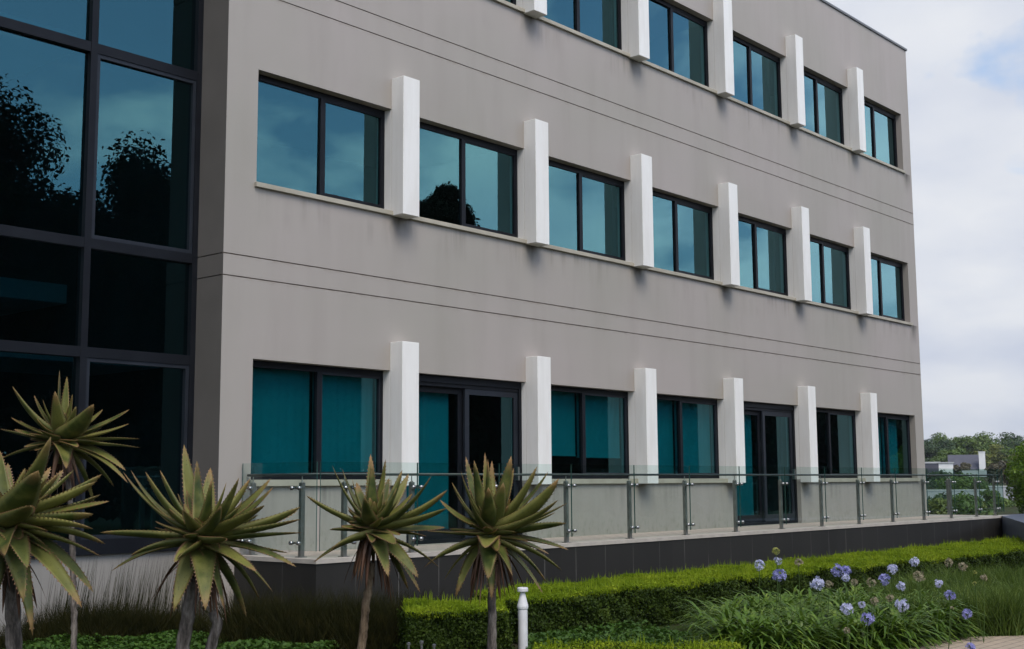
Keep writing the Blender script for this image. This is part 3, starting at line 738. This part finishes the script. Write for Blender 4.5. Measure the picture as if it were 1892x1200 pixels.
aloe('aloe with a pale grey straight trunk in front of the short hedge', (905, 984), 9.3,
     Z(oC, sC, [(892,200,.1,.8),(975,45,.2,.8),(945,130,-.1,.8),(1025,68,-.15,1.1),(1090,20,.25),(1107,60,.0),(1132,70,.2),(1248,42,-.1,1.4),(1262,115,.2,1.1),(1402,105,-.15,1.1),
      (1470,135,.15,.9),(1532,178,-.3,1.5),(1528,305,-.35,1.2),(1590,320,-.1,.9),(1512,380,.1,.8),(1578,445,-.1,1.2),(1592,605,-.1,1.),(1475,630,.2,.8),(1552,730,-.1,.9),(1462,805,-.25,1.),
      (1440,872,-.1,.8),(820,305,-.1,.9),(740,490,.0,.9),(780,665,-.1,1.),(720,715,.2,.8),(845,787,.1,.8),(912,890,-.1,1.1),(1012,890,.2,.8),(1090,592,-.46,1.35),(1110,780,-.42,1.3),(1255,762,-.4,1.2),(1130,905,-.25,1.),
      (1110,230,-.4,1.2),(1000,300,-.35,1.1),(1200,200,-.3,1.4)]),
     Z(oC, sC, [(1060,860,.1),(1200,890,-.1),(1240,895,.1),(1280,880,-.1),(1325,835,.05),(1175,860,-.2),(1140,915,.0),(1100,890,.1)]),
     .54, [(909,1060), (909,1150), (909,1200)], .10, .037, extra=34, seed=8, tmat='trunk2')
oA, sA = (0, 650), 2.182
aloe('tall aloe rising furthest back before the dark curtain wall', (114, 812), 10.2,
     Z(oA, sA, [(50,140,-.1,1.3),(240,75,.05,1.),(270,100,.2),(292,172,.1),(222,160,-.25,1.2),(378,212,-.4,1.5),(415,233,.1),(522,233,.1,1.),(520,291,-.1,.9),(566,352,.05,.9),
      (567,388,-.1,.9),(435,412,.3,.8),(507,480,-.1,1.),(516,530,-.2,1.),(0,312,-.05,.9),(45,266,-.2,.9),(-10,440,-.1,1.),(266,472,-.44,1.3),(460,545,.2,.8),(382,622,.05,.8),(120,330,-.3,1.1),(300,350,.3,1.),(150,420,.3,1.)]),
     Z(oA, sA, [(300,600,.1),(330,560,.1),(200,560,.1)]),
     .56, [(122,850), (133,960), (137,1160)], .10, .026, extra=30, seed=13, tmat='trunk2')
aloe('largest nearest aloe at the left edge of the photo', (8, 962), 6.6,
     Z(oA, sA, [(205,343,-.3,1.5),(155,480,-.38,1.6),(120,620,-.42,1.4),(410,495,.1,1.),(386,525,.0,.9),(405,576,.1,.9),(440,604,-.05,1.),(376,655,-.1,1.),(375,715,-.2,.9),(300,475,.25,.9),(255,476,.3,.9),
      (412,830,-.1,.9),(425,776,.1,.8),(330,1032,-.2,1.1),(377,970,-.05,.8),(342,906,.1,.8),(132,1145,-.25,1.1),(95,1010,-.4,1.2),(110,872,-.42,1.2),(20,822,-.44,1.1),(0,400,.2,1.),(32,450,.3,.8),
      (-200,500,.0),(-260,650,.0),(-240,800,-.1),(-150,950,-.1),(-90,350,-.1),(-60,900,-.3),(160,560,.2,1.1),(230,640,.35,1.),(-30,1040,-.2,1.)]),
     Z(oA, sA, [(60,1050,.1),(150,1040,.1),(190,1010,.2),(-40,1010,.1),(10,1060,-.1),(120,980,-.1)]),
     .60, [(16,1040), (24,1130), (26,1210)], .105, .044, extra=40, seed=21, tmat='trunk2')

# ------------------------------------------------------------------ hedges
def hedge(label, poly, z0, z1, density, leaf, name='clipped_hedge', new=True, shoots=1.0):
    """poly: corner points (x, y) of the plan, counter-clockwise"""
    root = thing(name, label, 'hedge', (poly[0][0], poly[0][1], z0))
    P_ = [Vector((a, b, 0)) for a, b in poly]; n = len(P_); c = sum(P_, Vector())/n
    m = MB(); k = .13
    inn = []
    for i in range(n):
        d1 = (P_[i]-P_[i-1]).normalized(); d2 = (P_[(i+1) % n]-P_[i]).normalized()
        nn = (Vector((-d1.y, d1.x, 0))+Vector((-d2.y, d2.x, 0))).normalized(); inn.append(P_[i]+nn*k)
    m.add([(p_.x, p_.y, z0) for p_ in inn]+[(p_.x, p_.y, z1-k) for p_ in inn], [tuple(range(n, 2*n))]+[(i, (i+1) % n, n+(i+1) % n, n+i) for i in range(n)])
    m.build('branches', 'hedge_core', root)
    Cs = []; Ns = []
    for i in range(n):
        a, b = P_[i], P_[(i+1) % n]; ln = (b-a).length; d = (b-a)/ln; nn = Vector((d.y, -d.x, 0))
        dist_ = (a.lerp(b, .5)-CAM).length
        cnt = int(ln*(z1-z0)*density*min(1, (12/dist_)**1.3+.15))
        u = rng.random(cnt); v = rng.random(cnt)
        pos = np.array(a)[None]+np.outer(u*ln, np.array(d)); pos[:, 2] = z0+v*(z1-z0)
        lump = .03*np.sin(u*ln*5.1+3*v)+.02*np.sin(u*ln*13+v*9)+rng.normal(size=cnt)*.03-.035
        pos += np.outer(lump, np.array(nn)); Cs.append(pos); Ns.append(np.repeat(np.array(nn)[None], cnt, 0))
    # top, by triangles from the centre
    Tp = []
    for i in range(n):
        a, b = P_[i], P_[(i+1) % n]; ar = abs((a-c).cross(b-c).z)/2; dist_ = ((a+b+c)/3-CAM).length
        cnt = int(ar*density*.9*min(1, (12/dist_)**1.3+.15)); r1 = np.sqrt(rng.random(cnt)); r2 = rng.random(cnt)
        pos = (1-r1)[:, None]*np.array(c)+(r1*(1-r2))[:, None]*np.array(a)+(r1*r2)[:, None]*np.array(b)
        pos[:, 2] = z1+.02*np.sin(pos[:, 0]*3.1+pos[:, 1]*2)+.015*np.sin(pos[:, 0]*9)+rng.normal(size=cnt)*.012; Tp.append(pos)
    Cs = np.concatenate(Cs); Ns = np.concatenate(Ns); Tp = np.concatenate(Tp)
    up_ = np.repeat(np.array([[0, 0, 1.]]), len(Tp), 0)
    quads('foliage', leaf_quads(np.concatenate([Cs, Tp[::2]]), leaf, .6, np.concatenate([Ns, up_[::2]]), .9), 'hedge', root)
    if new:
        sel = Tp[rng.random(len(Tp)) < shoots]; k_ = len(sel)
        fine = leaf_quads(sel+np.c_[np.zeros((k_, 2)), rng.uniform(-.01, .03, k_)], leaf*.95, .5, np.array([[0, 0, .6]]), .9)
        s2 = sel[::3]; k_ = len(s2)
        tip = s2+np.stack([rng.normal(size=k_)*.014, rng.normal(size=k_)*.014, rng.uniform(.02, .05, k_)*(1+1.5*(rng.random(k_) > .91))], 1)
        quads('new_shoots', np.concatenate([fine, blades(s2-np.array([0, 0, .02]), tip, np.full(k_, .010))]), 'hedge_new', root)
    return root
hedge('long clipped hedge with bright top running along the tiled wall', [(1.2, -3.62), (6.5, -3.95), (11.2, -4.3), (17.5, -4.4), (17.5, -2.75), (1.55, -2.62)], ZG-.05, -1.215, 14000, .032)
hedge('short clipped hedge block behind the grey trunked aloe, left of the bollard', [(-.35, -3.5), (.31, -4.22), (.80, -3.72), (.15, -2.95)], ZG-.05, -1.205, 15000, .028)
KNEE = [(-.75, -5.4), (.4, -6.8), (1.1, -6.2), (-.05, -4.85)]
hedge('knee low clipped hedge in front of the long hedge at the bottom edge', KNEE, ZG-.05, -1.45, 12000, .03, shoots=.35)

# topiary shrub beyond the low wall
def blob(label, c, rx, rz, n, leaf, mat, name, cat):
    root = thing(name, label, cat, (c[0], c[1], c[2]-rz))
    d = unit(rng.normal(size=(n, 3))); lump = 1+.10*np.sin(d[:, 0]*7+1)*np.sin(d[:, 2]*8)+.08*np.sin(d[:, 1]*13+d[:, 2]*9)
    r = (rng.random(n)**.18)*lump
    pts = np.array(c)+d*r[:, None]*np.array([rx, rx, rz])
    quads('foliage', leaf_quads(pts, leaf, .5, d, .9), mat, root)
    m = MB(); m.tube([(c[0], c[1], c[2]-rz*1.6), (c[0], c[1], c[2]+rz*.3)], [.09, .04], 8); m.build('trunk', 'bark', root)
c = at(1928, 884, 31.5)
blob('rounded bright green conifer shrub beyond the slate parapet wall', (c.x, c.y, c.z-.05), .86, 1.0, 15000, .075, 'topiary', 'shrub', 'shrub')

# ------------------------------------------------------------------ ground cover, reeds, soft grass, agapanthus
def scatter(poly, k):
    P_ = np.array(poly); lo, hi = P_.min(0), P_.max(0); outp = []
    while len(outp) < k:
        q = lo+rng.random((k*3, 2))*(hi-lo); ins = np.zeros(len(q), bool); n = len(P_)
        for i in range(n):
            a, b = P_[i], P_[i-1]
            cnd = (a[1] > q[:, 1]) != (b[1] > q[:, 1]); xi = (b[0]-a[0])*(q[:, 1]-a[1])/(b[1]-a[1]+1e-12)+a[0]
            ins ^= cnd & (q[:, 0] < xi)
        outp += list(q[ins])
    return np.array(outp[:k])
pc = np.concatenate([scatter([(-3.6, -1.4), (-1.2, -3.0), (.3, -2.2), (-.9, -.75), (-2.3, .0)], 15000), scatter([(-.2, -4.9), (1.2, -6.3), (2.8, -5.2), (2.6, -3.75), (1.2, -3.65), (.8, -4.0)], 9000)])
z = ZG+.02+.10*rng.random(len(pc))+.05*np.sin(pc[:, 0]*4)*np.sin(pc[:, 1]*5)
tag(quads('ground_cover', leaf_quads(np.c_[pc, z], .05, .7, np.array([[0, 0, 1.]]), .7), 'cover'), 'bright green leafy ground cover at the foot of the hedges and grasses', 'plants', kind='stuff')
def tuft(poly, k, h0, h1, lean, wd, mat, name, label, base=ZG, bend=.0, clump=None):
    q = scatter(poly, k)
    if clump:
        cs = scatter(poly, clump); q = cs[rng.integers(0, clump, k)]+rng.normal(size=(k, 2))*.09
    B = np.c_[q, np.full(k, base)]; hh = rng.uniform(h0, h1, k)*(.8+.25*np.sin(q[:, 0]*3.3+q[:, 1]*2.1))
    T = B+np.c_[rng.normal(size=k)*lean*hh, rng.normal(size=k)*lean*hh, hh]
    bd = np.c_[np.zeros((k, 2)), rng.uniform(.0, bend+.001, k)*hh]
    return tag(quads(name, blades(B, T, np.full(k, wd), bd), mat), label, 'grass', kind='stuff')
tuft([(-2.6, .35), (-1.9, -.25), (-.5, -.55), (-.05, .45)], 11000, .14, .46, .5, .006, 'reed', 'brown_grass', 'dark brownish grass tufts below the pale plinth', clump=110)
tuft([(-.55, -1.0), (-1.0, -1.6), (.0, -2.9), (.75, -2.9), (1.2, -1.75), (.1, -1.6), (.15, -.4)], 15000, .18, .60, .42, .006, 'reed', 'brown_reeds', 'dark reedy grass in front of the tiled terrace corner', clump=150)
# thin bare stems leaning in front of the plinth
k = 420; q = scatter([(-1.95, .15), (-.10, .15), (-.10, .5), (-1.95, .5)], k)
B = np.c_[q, np.full(k, ZG)]; hh = rng.uniform(.45, .95, k); T = B+np.c_[.16*hh+rng.normal(size=k)*.05, rng.normal(size=k)*.03, hh]
tag(quads('dry_stems', blades(B, T, np.full(k, .0055)), 'reed'), 'thin dry stems leaning in front of the pale plinth', 'grass', kind='stuff')
tuft([(4.3, -6.5), (5.1, -7.3), (7.5, -8.5), (9.5, -5.6), (6.6, -5.0)], 36000, .22, .56, .45, .008, 'fern', 'soft_grass', 'soft feathery grass right of the purple flowers', clump=240, bend=.12)
# agapanthus leaves: arching straps
AG = [(2.55, -5.0), (1.75, -5.75), (2.75, -6.55), (3.9, -6.8), (4.8, -6.75), (5.3, -6.2), (5.8, -5.0), (4.4, -4.5), (3.6, -4.5)]
def straps(name, label, clumps, per, L_, mat):
    V = []
    for (cx, cy) in clumps:
        for i in range(per):
            a = rng.uniform(0, 6.283); ln = L_*rng.uniform(.65, 1.2); rise = rng.uniform(.35, 1.05); wd = rng.uniform(.024, .044)
            d = np.array([math.cos(a), math.sin(a), 0]); s_ = np.array([-d[1], d[0], 0])*wd*.5
            p0 = np.array([cx, cy, ZG])+d*rng.uniform(0, .05); n = 5; pr = None
            for j in range(n+1):
                q_ = j/n; pt = p0+d*(ln*(.25+.62*(1-rise*.35))*q_**1.25)+np.array([0, 0, ln*(rise*q_*1.05-.62*q_**2.3)])
                wv = s_*min(1, .6+q_*2)*(1-q_**3*.9)
                if pr is not None: V.append([pr[0]-pr[1], pr[0]+pr[1], pt+wv, pt-wv])
                pr = (pt, wv)
    return tag(quads(name, np.array(V), mat), label, 'plants', kind='stuff')
cl = scatter(AG, 190)
straps('strap_leaves', 'dense clump of arching strap leaves under the purple flower heads', np.concatenate([cl, scatter([(5.2, -6.7), (7.2, -7.3), (8.6, -5.7), (6.4, -4.9), (5.5, -5.2)], 46)]), 48, .70, 'strap')
# flower heads: one thing each
oF, sF = (1300, 990), 3.196
FL = [(445,235,45,'petal',"large violet agapanthus head at the left end of the upper row"),
 (672,285,46,'petal_pale',"big pale violet agapanthus head low against the dark hedge face"),
 (790,205,40,'petal',"left half of a touching pair of violet agapanthus heads on the hedge edge"),
 (840,212,36,'petal',"right half of a touching pair of violet agapanthus heads on the hedge edge"),
 (330,175,34,'petal_pale',"whitish agapanthus head, leftmost of all, before the hedge top"),
 (428,90,26,'bud',"yellow green budding head standing highest, against the tiled wall"),
 (438,150,26,'petal_pale',"small pale agapanthus head just below the yellow green bud"),
 (560,160,30,'petal_faded',"straw coloured faded head on the hedge top right of the bud"),
 (1115,200,34,'petal_pale',"pale violet agapanthus head on the hedge edge right of the violet pair"),
 (1065,262,40,'petal',"broad violet agapanthus head below the middle of the hedge edge"),
 (1245,158,32,'petal_pale',"pale agapanthus head reaching up onto the bright hedge top"),
 (1165,300,30,'petal_pale',"small whitish head beside and below the broad violet head"),
 (1272,242,36,'petal_faded',"greyish fading agapanthus head right of the broad violet head"),
 (1390,282,30,'petal_pale',"pale violet head halfway down, left of the single deep violet one"),
 (1455,355,35,'petal',"deep violet agapanthus head alone at the right, mid height"),
 (1558,460,33,'petal',"violet agapanthus head furthest right, over the strap leaves"),
 (1170,412,42,'petal_pale',"large whitish agapanthus head nested in the strap leaves at right centre"),
 (845,435,42,'petal_pale',"large whitish head in the strap leaves, left of the low violet head"),
 (935,408,24,'petal_pale',"small pale head just above the low violet head in the leaves"),
 (968,490,42,'petal',"low violet agapanthus head in the middle of the strap leaves"),
 (1445,160,28,'petal_faded',"faded whitish head against the right part of the hedge top"),
 (1530,182,30,'petal_faded',"brownish spent head on the hedge edge at the right"),
 (1655,250,24,'petal_faded',"faded head furthest right before the hedge face"),
 (742,287,24,'petal_faded',"small faded head touching the right side of the big pale violet one"),
 (890,277,24,'petal_faded',"small cream faded head below and right of the violet pair"),
 (838,252,26,'petal_pale',"small pale head directly beneath the violet pair"),
 (1100,368,26,'petal_faded',"dull faded head between the broad violet and the large whitish heads"),
 (990,278,30,'petal_faded',"brown spent head left of the broad violet head"),
 (1010,388,28,'petal_faded',"brown spent head in the leaves left of the large whitish head"),
 (1602,218,13,'bud',"upper of two tiny yellow buds at the right"),
 (1600,280,14,'bud',"lower of two tiny yellow buds at the right"),
 (845,560,22,'petal_faded',"pale withered head lowest in the strap leaves"),
 (1578,660,32,'petal',"violet agapanthus head cut by the bottom edge over the paving"),
 (1465,430,14,'petal_faded',"tiny dry seed head below the deep violet head")]
for i, (fx, fy, fr, mt, lab) in enumerate(FL):
    u, v = oF[0]+fx/sF, oF[1]+fy/sF
    tt = 13.6-2.6*(fy-150)/450 if fy > 150 else 13.6
    c = at(u, v, tt); r = fr/sF*tt/FPX*.9
    root = thing('agapanthus_flower', lab, 'flower', (c.x, c.y, ZG), 'agapanthus flowers before the hedge')
    ln = Vector((random.uniform(-.1, .1), random.uniform(-.1, .1), 0))
    m = MB(); m.tube([Vector((c.x, c.y, ZG))+ln, Vector((c.x, c.y, (c.z+ZG)/2))+ln*.35, c-Vector((0, 0, r*.25))], [.004, .0038, .0035], 6); m.build('stalk', 'stalk', root)
    n = 32 if fr > 20 else 14; d = unit(rng.normal(size=(n, 3))); d[:, 2] = d[:, 2]*.85+.15; d = unit(d)
    V = []
    for q in d:
        q = np.array(q); ctr = np.array(c)+q*r*rng.uniform(.55, 1.0); e1 = unit(np.cross(q, rng.normal(size=3))); e2 = np.cross(q, e1)
        for k5 in range(5):
            a = k5*1.2566; dirp = e1*math.cos(a)+e2*math.sin(a); sdp = -e1*math.sin(a)+e2*math.cos(a); ps = r*.40*rng.uniform(.8, 1.2)
            V.append([ctr-q*r*.12, ctr+dirp*ps*.55+sdp*ps*.26+q*r*.08, ctr+dirp*ps+q*r*.14, ctr+dirp*ps*.55-sdp*ps*.26+q*r*.08])
    hd = quads('flower_head', np.array(V), mt, root)
    m = MB()
    for q in d[::2]:
        m.tube([np.array(c)-np.array([0, 0, r*.2]), np.array(c)+q*r*.6], [.0022, .0018], 4)
    m.build('pedicels', 'stalk', hd)

# ------------------------------------------------------------------ bollard light
b0 = at(966, 1150, 12.3); bx, by = b0.x, b0.y
br = thing('bollard_light', 'white bollard light with conical hood in the gap between the hedges', 'bollard', (bx, by, ZG))
m = MB(); m.lathe((bx, by, 0), [(.047, ZG), (.047, -1.215), (.053, -1.205), (.055, -1.185), (.052, -1.17), (.028, -1.075), (.024, -1.05)], 28); m.build('body', 'bollard', br, smooth=False)
m = MB(); m.lathe((bx, by, 0), [(.024, -1.05), (.048, -1.045), (.054, -1.04), (.054, -1.012), (.048, -1.004), (.01, -1.0)], 28); m.build('cap', 'bollard', br)
for i, (u, v) in enumerate(((755, 1192), (779, 1189), (802, 1195))):
    c = at(u, v, 9.9); m = MB(); m.tube([(c.x, c.y, ZG), (c.x, c.y, c.z)], .009, 8); m.lathe((c.x, c.y, c.z-.005), [(.008, 0), (.016, .004), (.016, .02), (.006, .026)], 10)
    tag(m.build('garden_spike', 'steel'), ['leftmost small metal spike at the foot of the short hedge', 'middle small metal spike at the foot of the short hedge', 'rightmost small metal spike at the foot of the short hedge'][i], 'spike', 'small metal spikes in the dark bed')

# ------------------------------------------------------------------ trees
def tree(label, c, rad, rz, base, mat, name='tree', n=5200, leaf=.35, seed=0, group=None, nb=16):
    r_ = np.random.default_rng(seed)
    root = thing(name, label, 'tree', (c[0], c[1], base), group)
    cs = unit(r_.normal(size=(nb*2, 3))); rr = r_.uniform(.35, .86, len(cs))[:, None]
    ctr = np.array(c)+cs*rr*np.array([rad, rad, rz]); ctr = ctr[ctr[:, 2] > c[2]-rz*.75][:nb+6]
    per = n//len(ctr); pts = []; nn = []
    for q in ctr:
        s = r_.uniform(.24, .42); d = unit(r_.normal(size=(per, 3)))
        rad_ = (r_.random(per)**.36)[:, None]
        pts.append(q+d*rad_*np.array([rad*s, rad*s, rz*s*.85])*(1+.09*r_.normal(size=(per, 1)))); nn.append(d+np.array([0, 0, .5]))
    quads('crown', leaf_quads(np.concatenate(pts), leaf, .6, unit(np.concatenate(nn)), .8), mat, root)
    m = MB(); tr = max(.10, rad*.07)
    top = Vector((c[0], c[1], c[2]-rz*.2)); b = Vector((c[0]+rad*.06, c[1], base))
    m.tube([b, b.lerp(top, .5)+Vector((rad*.04, 0, 0)), top], [tr, tr*.75, tr*.5], 9)
    for q in ctr[:7]: m.tube([b.lerp(top, r_.uniform(.55, .95)), (Vector(q)+top)/2+Vector((0, 0, -.05*rz)), Vector(q)], [tr*.42, tr*.3, tr*.12], 6)
    m.build('trunk', 'bark', root, smooth=True)
def hz(x, y): return terrain_h(x, y)
# across the garden, behind the camera: mirrored in the glass
RT = [((7.2, -23.4), 4.9, 12.1, 5.6, 'tallest dark tree mirrored in the curtain wall, left'), ((12.9, -21.6), 3.0, 10.4, 4.6, 'lower dark tree mirrored in the curtain wall, right of the tallest'),
      ((28.2, -24.6), 2.2, 12.3, 2.6, 'tall narrow dark tree mirrored in the second first floor window'),
      ((24.5, -34.0), 5.5, 8.7, 5.2, 'round dark tree mirrored low in the first ground floor window'), ((34.0, -31.5), 5.0, 8.6, 4.8, 'broad dark tree mirrored in the left sliding door'),
      ((42.0, -26.5), 4.6, 7.9, 4.4, 'bushy dark tree mirrored behind the middle fins'), ((46.5, -20.5), 4.4, 7.0, 4.2, 'dark tree mirrored in the right sliding door'),
      ((50.5, -14.0), 4.2, 5.9, 3.6, 'small dark tree mirrored in the last ground floor windows')]
for i, ((x, y), rd, ztop, rz, lab) in enumerate(RT):
    tree(lab, (x, y, ztop-rz*.95), rd, rz, ZG, 'tree_r', 'shade_tree', 130000 if i < 3 else 26000, .17 if i < 3 else .38, 50+i, 'trees across the garden', 60)
# the wood across the road: one mass, only ever seen mirrored in the glass
k = 110000; az = R(12)+(R(75)-R(12))*rng.random(k); dd = 74+7*rng.random(k)
top = 12.5-7.0*np.clip((az-R(25))/(R(62)-R(25)), 0, 1)+1.1*np.sin(az*38)+.7*np.sin(az*91)
zz_ = ZG+(top-ZG)*rng.random(k)**.8
tag(quads('woods', leaf_quads(np.c_[-8.9+dd*np.sin(az), 12.9-dd*np.cos(az), zz_], .7, .65), 'tree_r'), 'dark wood across the garden mirrored in the ground floor glass', 'trees', kind='stuff')
# hillside woods beyond the terrace
HT = [ # u, v of crown top, t, crown radius, material, words
 (1722, 806, 215, 4.5, 'tree_b', 'dark green tree at the left of the hill, next to the building corner'),
 (1748, 800, 225, 5.0, 'tree_a', 'mid green round tree left of the skyline dip'),
 (1772, 798, 230, 5.5, 'tree_b', 'dark round tree on the skyline above the slate roof'),
 (1798, 803, 220, 4.5, 'tree_a', 'mid green tree on the skyline above the white chimney'),
 (1816, 804, 235, 4.5, 'tree_b', 'dark tree right of the chimney on the skyline'),
 (1838, 798, 225, 6.0, 'tree_a', 'wide light green tree on the skyline right of the chimney'),
 (1868, 806, 230, 5.0, 'tree_b', 'dark tree in the dip of the skyline near the right edge'),
 (1886, 798, 215, 5.5, 'tree_b', 'tall dark tree at the right edge of the hill'),
 (1732, 826, 215, 4.2, 'tree_b', 'dark tree left of the slate roof'),
 (1756, 826, 200, 4.0, 'tree_a', 'lighter tree behind the left end of the slate roof'),
 (1842, 824, 206, 4.6, 'tree_c', 'yellow green broad tree right of the white chimney'),
 (1866, 826, 205, 4.2, 'tree_a', 'green tree behind the brownish palm'),
 (1884, 836, 170, 4.5, 'tree_b', 'dark tree above the conifer shrub at the right edge'),
 (1848, 852, 150, 2.0, 'tree_d', 'brownish green tree just right of the chimney'),
 (1780, 856, 175, 1.3, 'tree_d', 'small brown tinged tree in front of the slate roof'),
 (1722, 868, 140, 3.4, 'tree_b', 'dark bushy tree below the grey flat roof'),
 (1745, 872, 120, 3.0, 'tree_b', 'dark tree seen through the balustrade below the white shed'),
 (1775, 872, 115, 3.0, 'tree_a', 'green tree behind the balustrade below the slate roof'),
 (1800, 918, 75, 1.8, 'tree_a', 'low light green tree low behind the right balustrade panels'),
 (1765, 915, 85, 2.2, 'tree_c', 'low yellowish bush low behind the balustrade'),
 (1730, 905, 90, 2.4, 'tree_b', 'low dark bush behind the first balustrade panel past the building'),
 (1828, 905, 95, 2.0, 'tree_a', 'low green bush left of the conifer shrub')]
for i, (u, v, t_, rd, mt, lab) in enumerate(HT):
    c = at(u, v, t_); rz = rd*.85; gz = hz(c.x, c.y)
    tree(lab, (c.x, c.y, c.z-rz*.95), rd, rz, min(gz, c.z-rz*2.0), mt, 'hillside_tree', 8000, .42 if t_ > 130 else .24, 100+i, 'trees on the hillside', 18)
# brown palm
c = at(1862, 868, 120); pr_ = thing('palm_tree', 'brownish drooping palm right of the house on the hillside', 'palm', (c.x, c.y, hz(c.x, c.y)))
V = []
for i in range(70):
    a = rng.uniform(0, 6.283); el = rng.uniform(-.9, 1.0); d = np.array([math.cos(a)*math.cos(el), math.sin(a)*math.cos(el), math.sin(el)]); s_ = unit(np.cross(d, [0, 0, 1.]))*.10; ln = rng.uniform(1.3, 2.1)
    p0 = np.array(c); p1 = p0+d*ln*.55; p2 = p0+d*ln+np.array([0, 0, -.6])
    V += [[p0-s_, p0+s_, p1+s_, p1-s_], [p1-s_, p1+s_, p2+s_*.2, p2-s_*.2]]
quads('crown', np.array(V), 'tree_d', pr_); m = MB(); m.tube([(c.x, c.y, hz(c.x, c.y)-1), c], [.25, .18], 8); m.build('trunk', 'bark', pr_)

# ------------------------------------------------------------------ houses on the hillside
def frame_at(u, v, t_):
    c = at(u, v, t_); d = Vector((c.x-CAM.x, c.y-CAM.y, 0)).normalized(); s_ = Vector((d.y, -d.x, 0)); return c, s_, d
def obox(m, c, s_, d, w0, w1, d0, d1, z0, z1):
    vs = [c+s_*a+d*b for a, b in ((w0, d0), (w1, d0), (w1, d1), (w0, d1))]
    m.add([(p_.x, p_.y, z0) for p_ in vs]+[(p_.x, p_.y, z1) for p_ in vs], [(0, 3, 2, 1), (4, 5, 6, 7), (0, 1, 5, 4), (1, 2, 6, 5), (2, 3, 7, 6), (3, 0, 4, 7)])
c, s_, d = frame_at(1784, 866, 190); hb = hz(c.x, c.y)
ho = thing('house', 'house with steep slate roof and tall white chimney on the hillside', 'house', (c.x, c.y, hb))
m = MB(); obox(m, c, s_, d, -2.2, 2.3, 0, 5, hb-2, c.z-.1); m.build('wall', 'greyplaster', ho)
m = MB(); e0 = c.z-.25; rg = c.z+2.1
q = [c+s_*a+d*b for a, b in ((-2.5, -.4), (2.5, -.4), (2.5, 5.4), (-2.5, 5.4), (-2.5, 2.5), (2.5, 2.5))]
m.add([(q[0].x, q[0].y, e0), (q[1].x, q[1].y, e0), (q[2].x, q[2].y, e0), (q[3].x, q[3].y, e0), (q[4].x, q[4].y, rg), (q[5].x, q[5].y, rg)], [(0, 1, 5, 4), (2, 3, 4, 5), (1, 2, 5), (3, 0, 4), (3, 2, 1, 0)])
rf = m.build('roof', 'roof', ho)
m = MB(); obox(m, c, s_, d, 1.95, 2.85, -.7, .3, hb-1, c.z+2.35); obox(m, c, s_, d, 1.9, 2.9, -.75, .35, c.z+2.35, c.z+2.5); m.build('chimney', 'plaster', ho)
c, s_, d = frame_at(1747, 862, 165); hb = hz(c.x, c.y)
ho = thing('shed', 'small white flat roofed building left of the slate roofed house', 'building', (c.x, c.y, hb))
m = MB(); obox(m, c, s_, d, -.85, .95, 0, 3, hb-2, c.z+.42); m.build('wall', 'plaster', ho)
m = MB(); obox(m, c, s_, d, -1.0, 1.1, -.12, 3.1, c.z+.42, c.z+.55); m.build('roof', 'greyplaster', ho)
c, s_, d = frame_at(1724, 858, 170); hb = hz(c.x, c.y)
ho = thing('outbuilding', 'grey low outbuilding with pale flat roof beside the building corner', 'building', (c.x, c.y, hb))
m = MB(); obox(m, c, s_, d, -1.3, 1.6, 0, 4, hb-2, c.z+.1); m.build('wall', 'roof', ho)
m = MB(); obox(m, c, s_, d, -1.4, 1.0, -.1, 4.1, c.z+.1, c.z+.32); m.build('roof', 'greyplaster', ho)
for (u, v, t_, wd, hh, lab) in ((1800, 873, 150, 1.4, .55, 'pale green roofed carport below the white chimney'), (1765, 908, 100, 2.3, .16, 'long white garden wall seen through the balustrade'), (1850, 901, 100, .9, .16, 'short white wall left of the conifer shrub')):
    c, s_, d = frame_at(u, v, t_); hb = hz(c.x, c.y); isw = 'wall' in lab
    o_ = thing('garden_wall' if isw else 'carport', lab, 'wall' if isw else 'carport', (c.x, c.y, hb))
    m = MB(); obox(m, c, s_, d, -wd, wd, 0, .25 if isw else 3, min(hb, c.z-1) if isw else c.z-hh, c.z+hh*.4); m.build('wall' if isw else 'roof', 'greyplaster', o_)
    if isw: m = MB(); obox(m, c, s_, d, -wd-.05, wd+.05, -.05, .3, c.z+hh*.4, c.z+hh*.4+.06); m.build('coping', 'plaster', o_)
    else:
        m = MB()
        for a in (-wd+.1, wd-.1): obox(m, c, s_, d, a-.06, a+.06, .1, .22, hb-1, c.z-hh)
        m.build('posts', 'stems', o_)

# ------------------------------------------------------------------ haze
g = G('haze_air'); v = g.n('ShaderNodeVolumePrincipled'); v.inputs['Color'].default_value = (.93, .96, 1, 1); v.inputs['Density'].default_value = .0002; v.inputs['Anisotropy'].default_value = .3
g.l(v.outputs[0], g.out.inputs['Volume']); MAT['haze'] = g.m
m = MB(); m.box((-900, -900, -12), (6000, 4000, 130)); hz_ = m.build('haze', 'haze'); tag(hz_, 'thin pale haze in the air over the whole place', 'haze', kind='stuff')
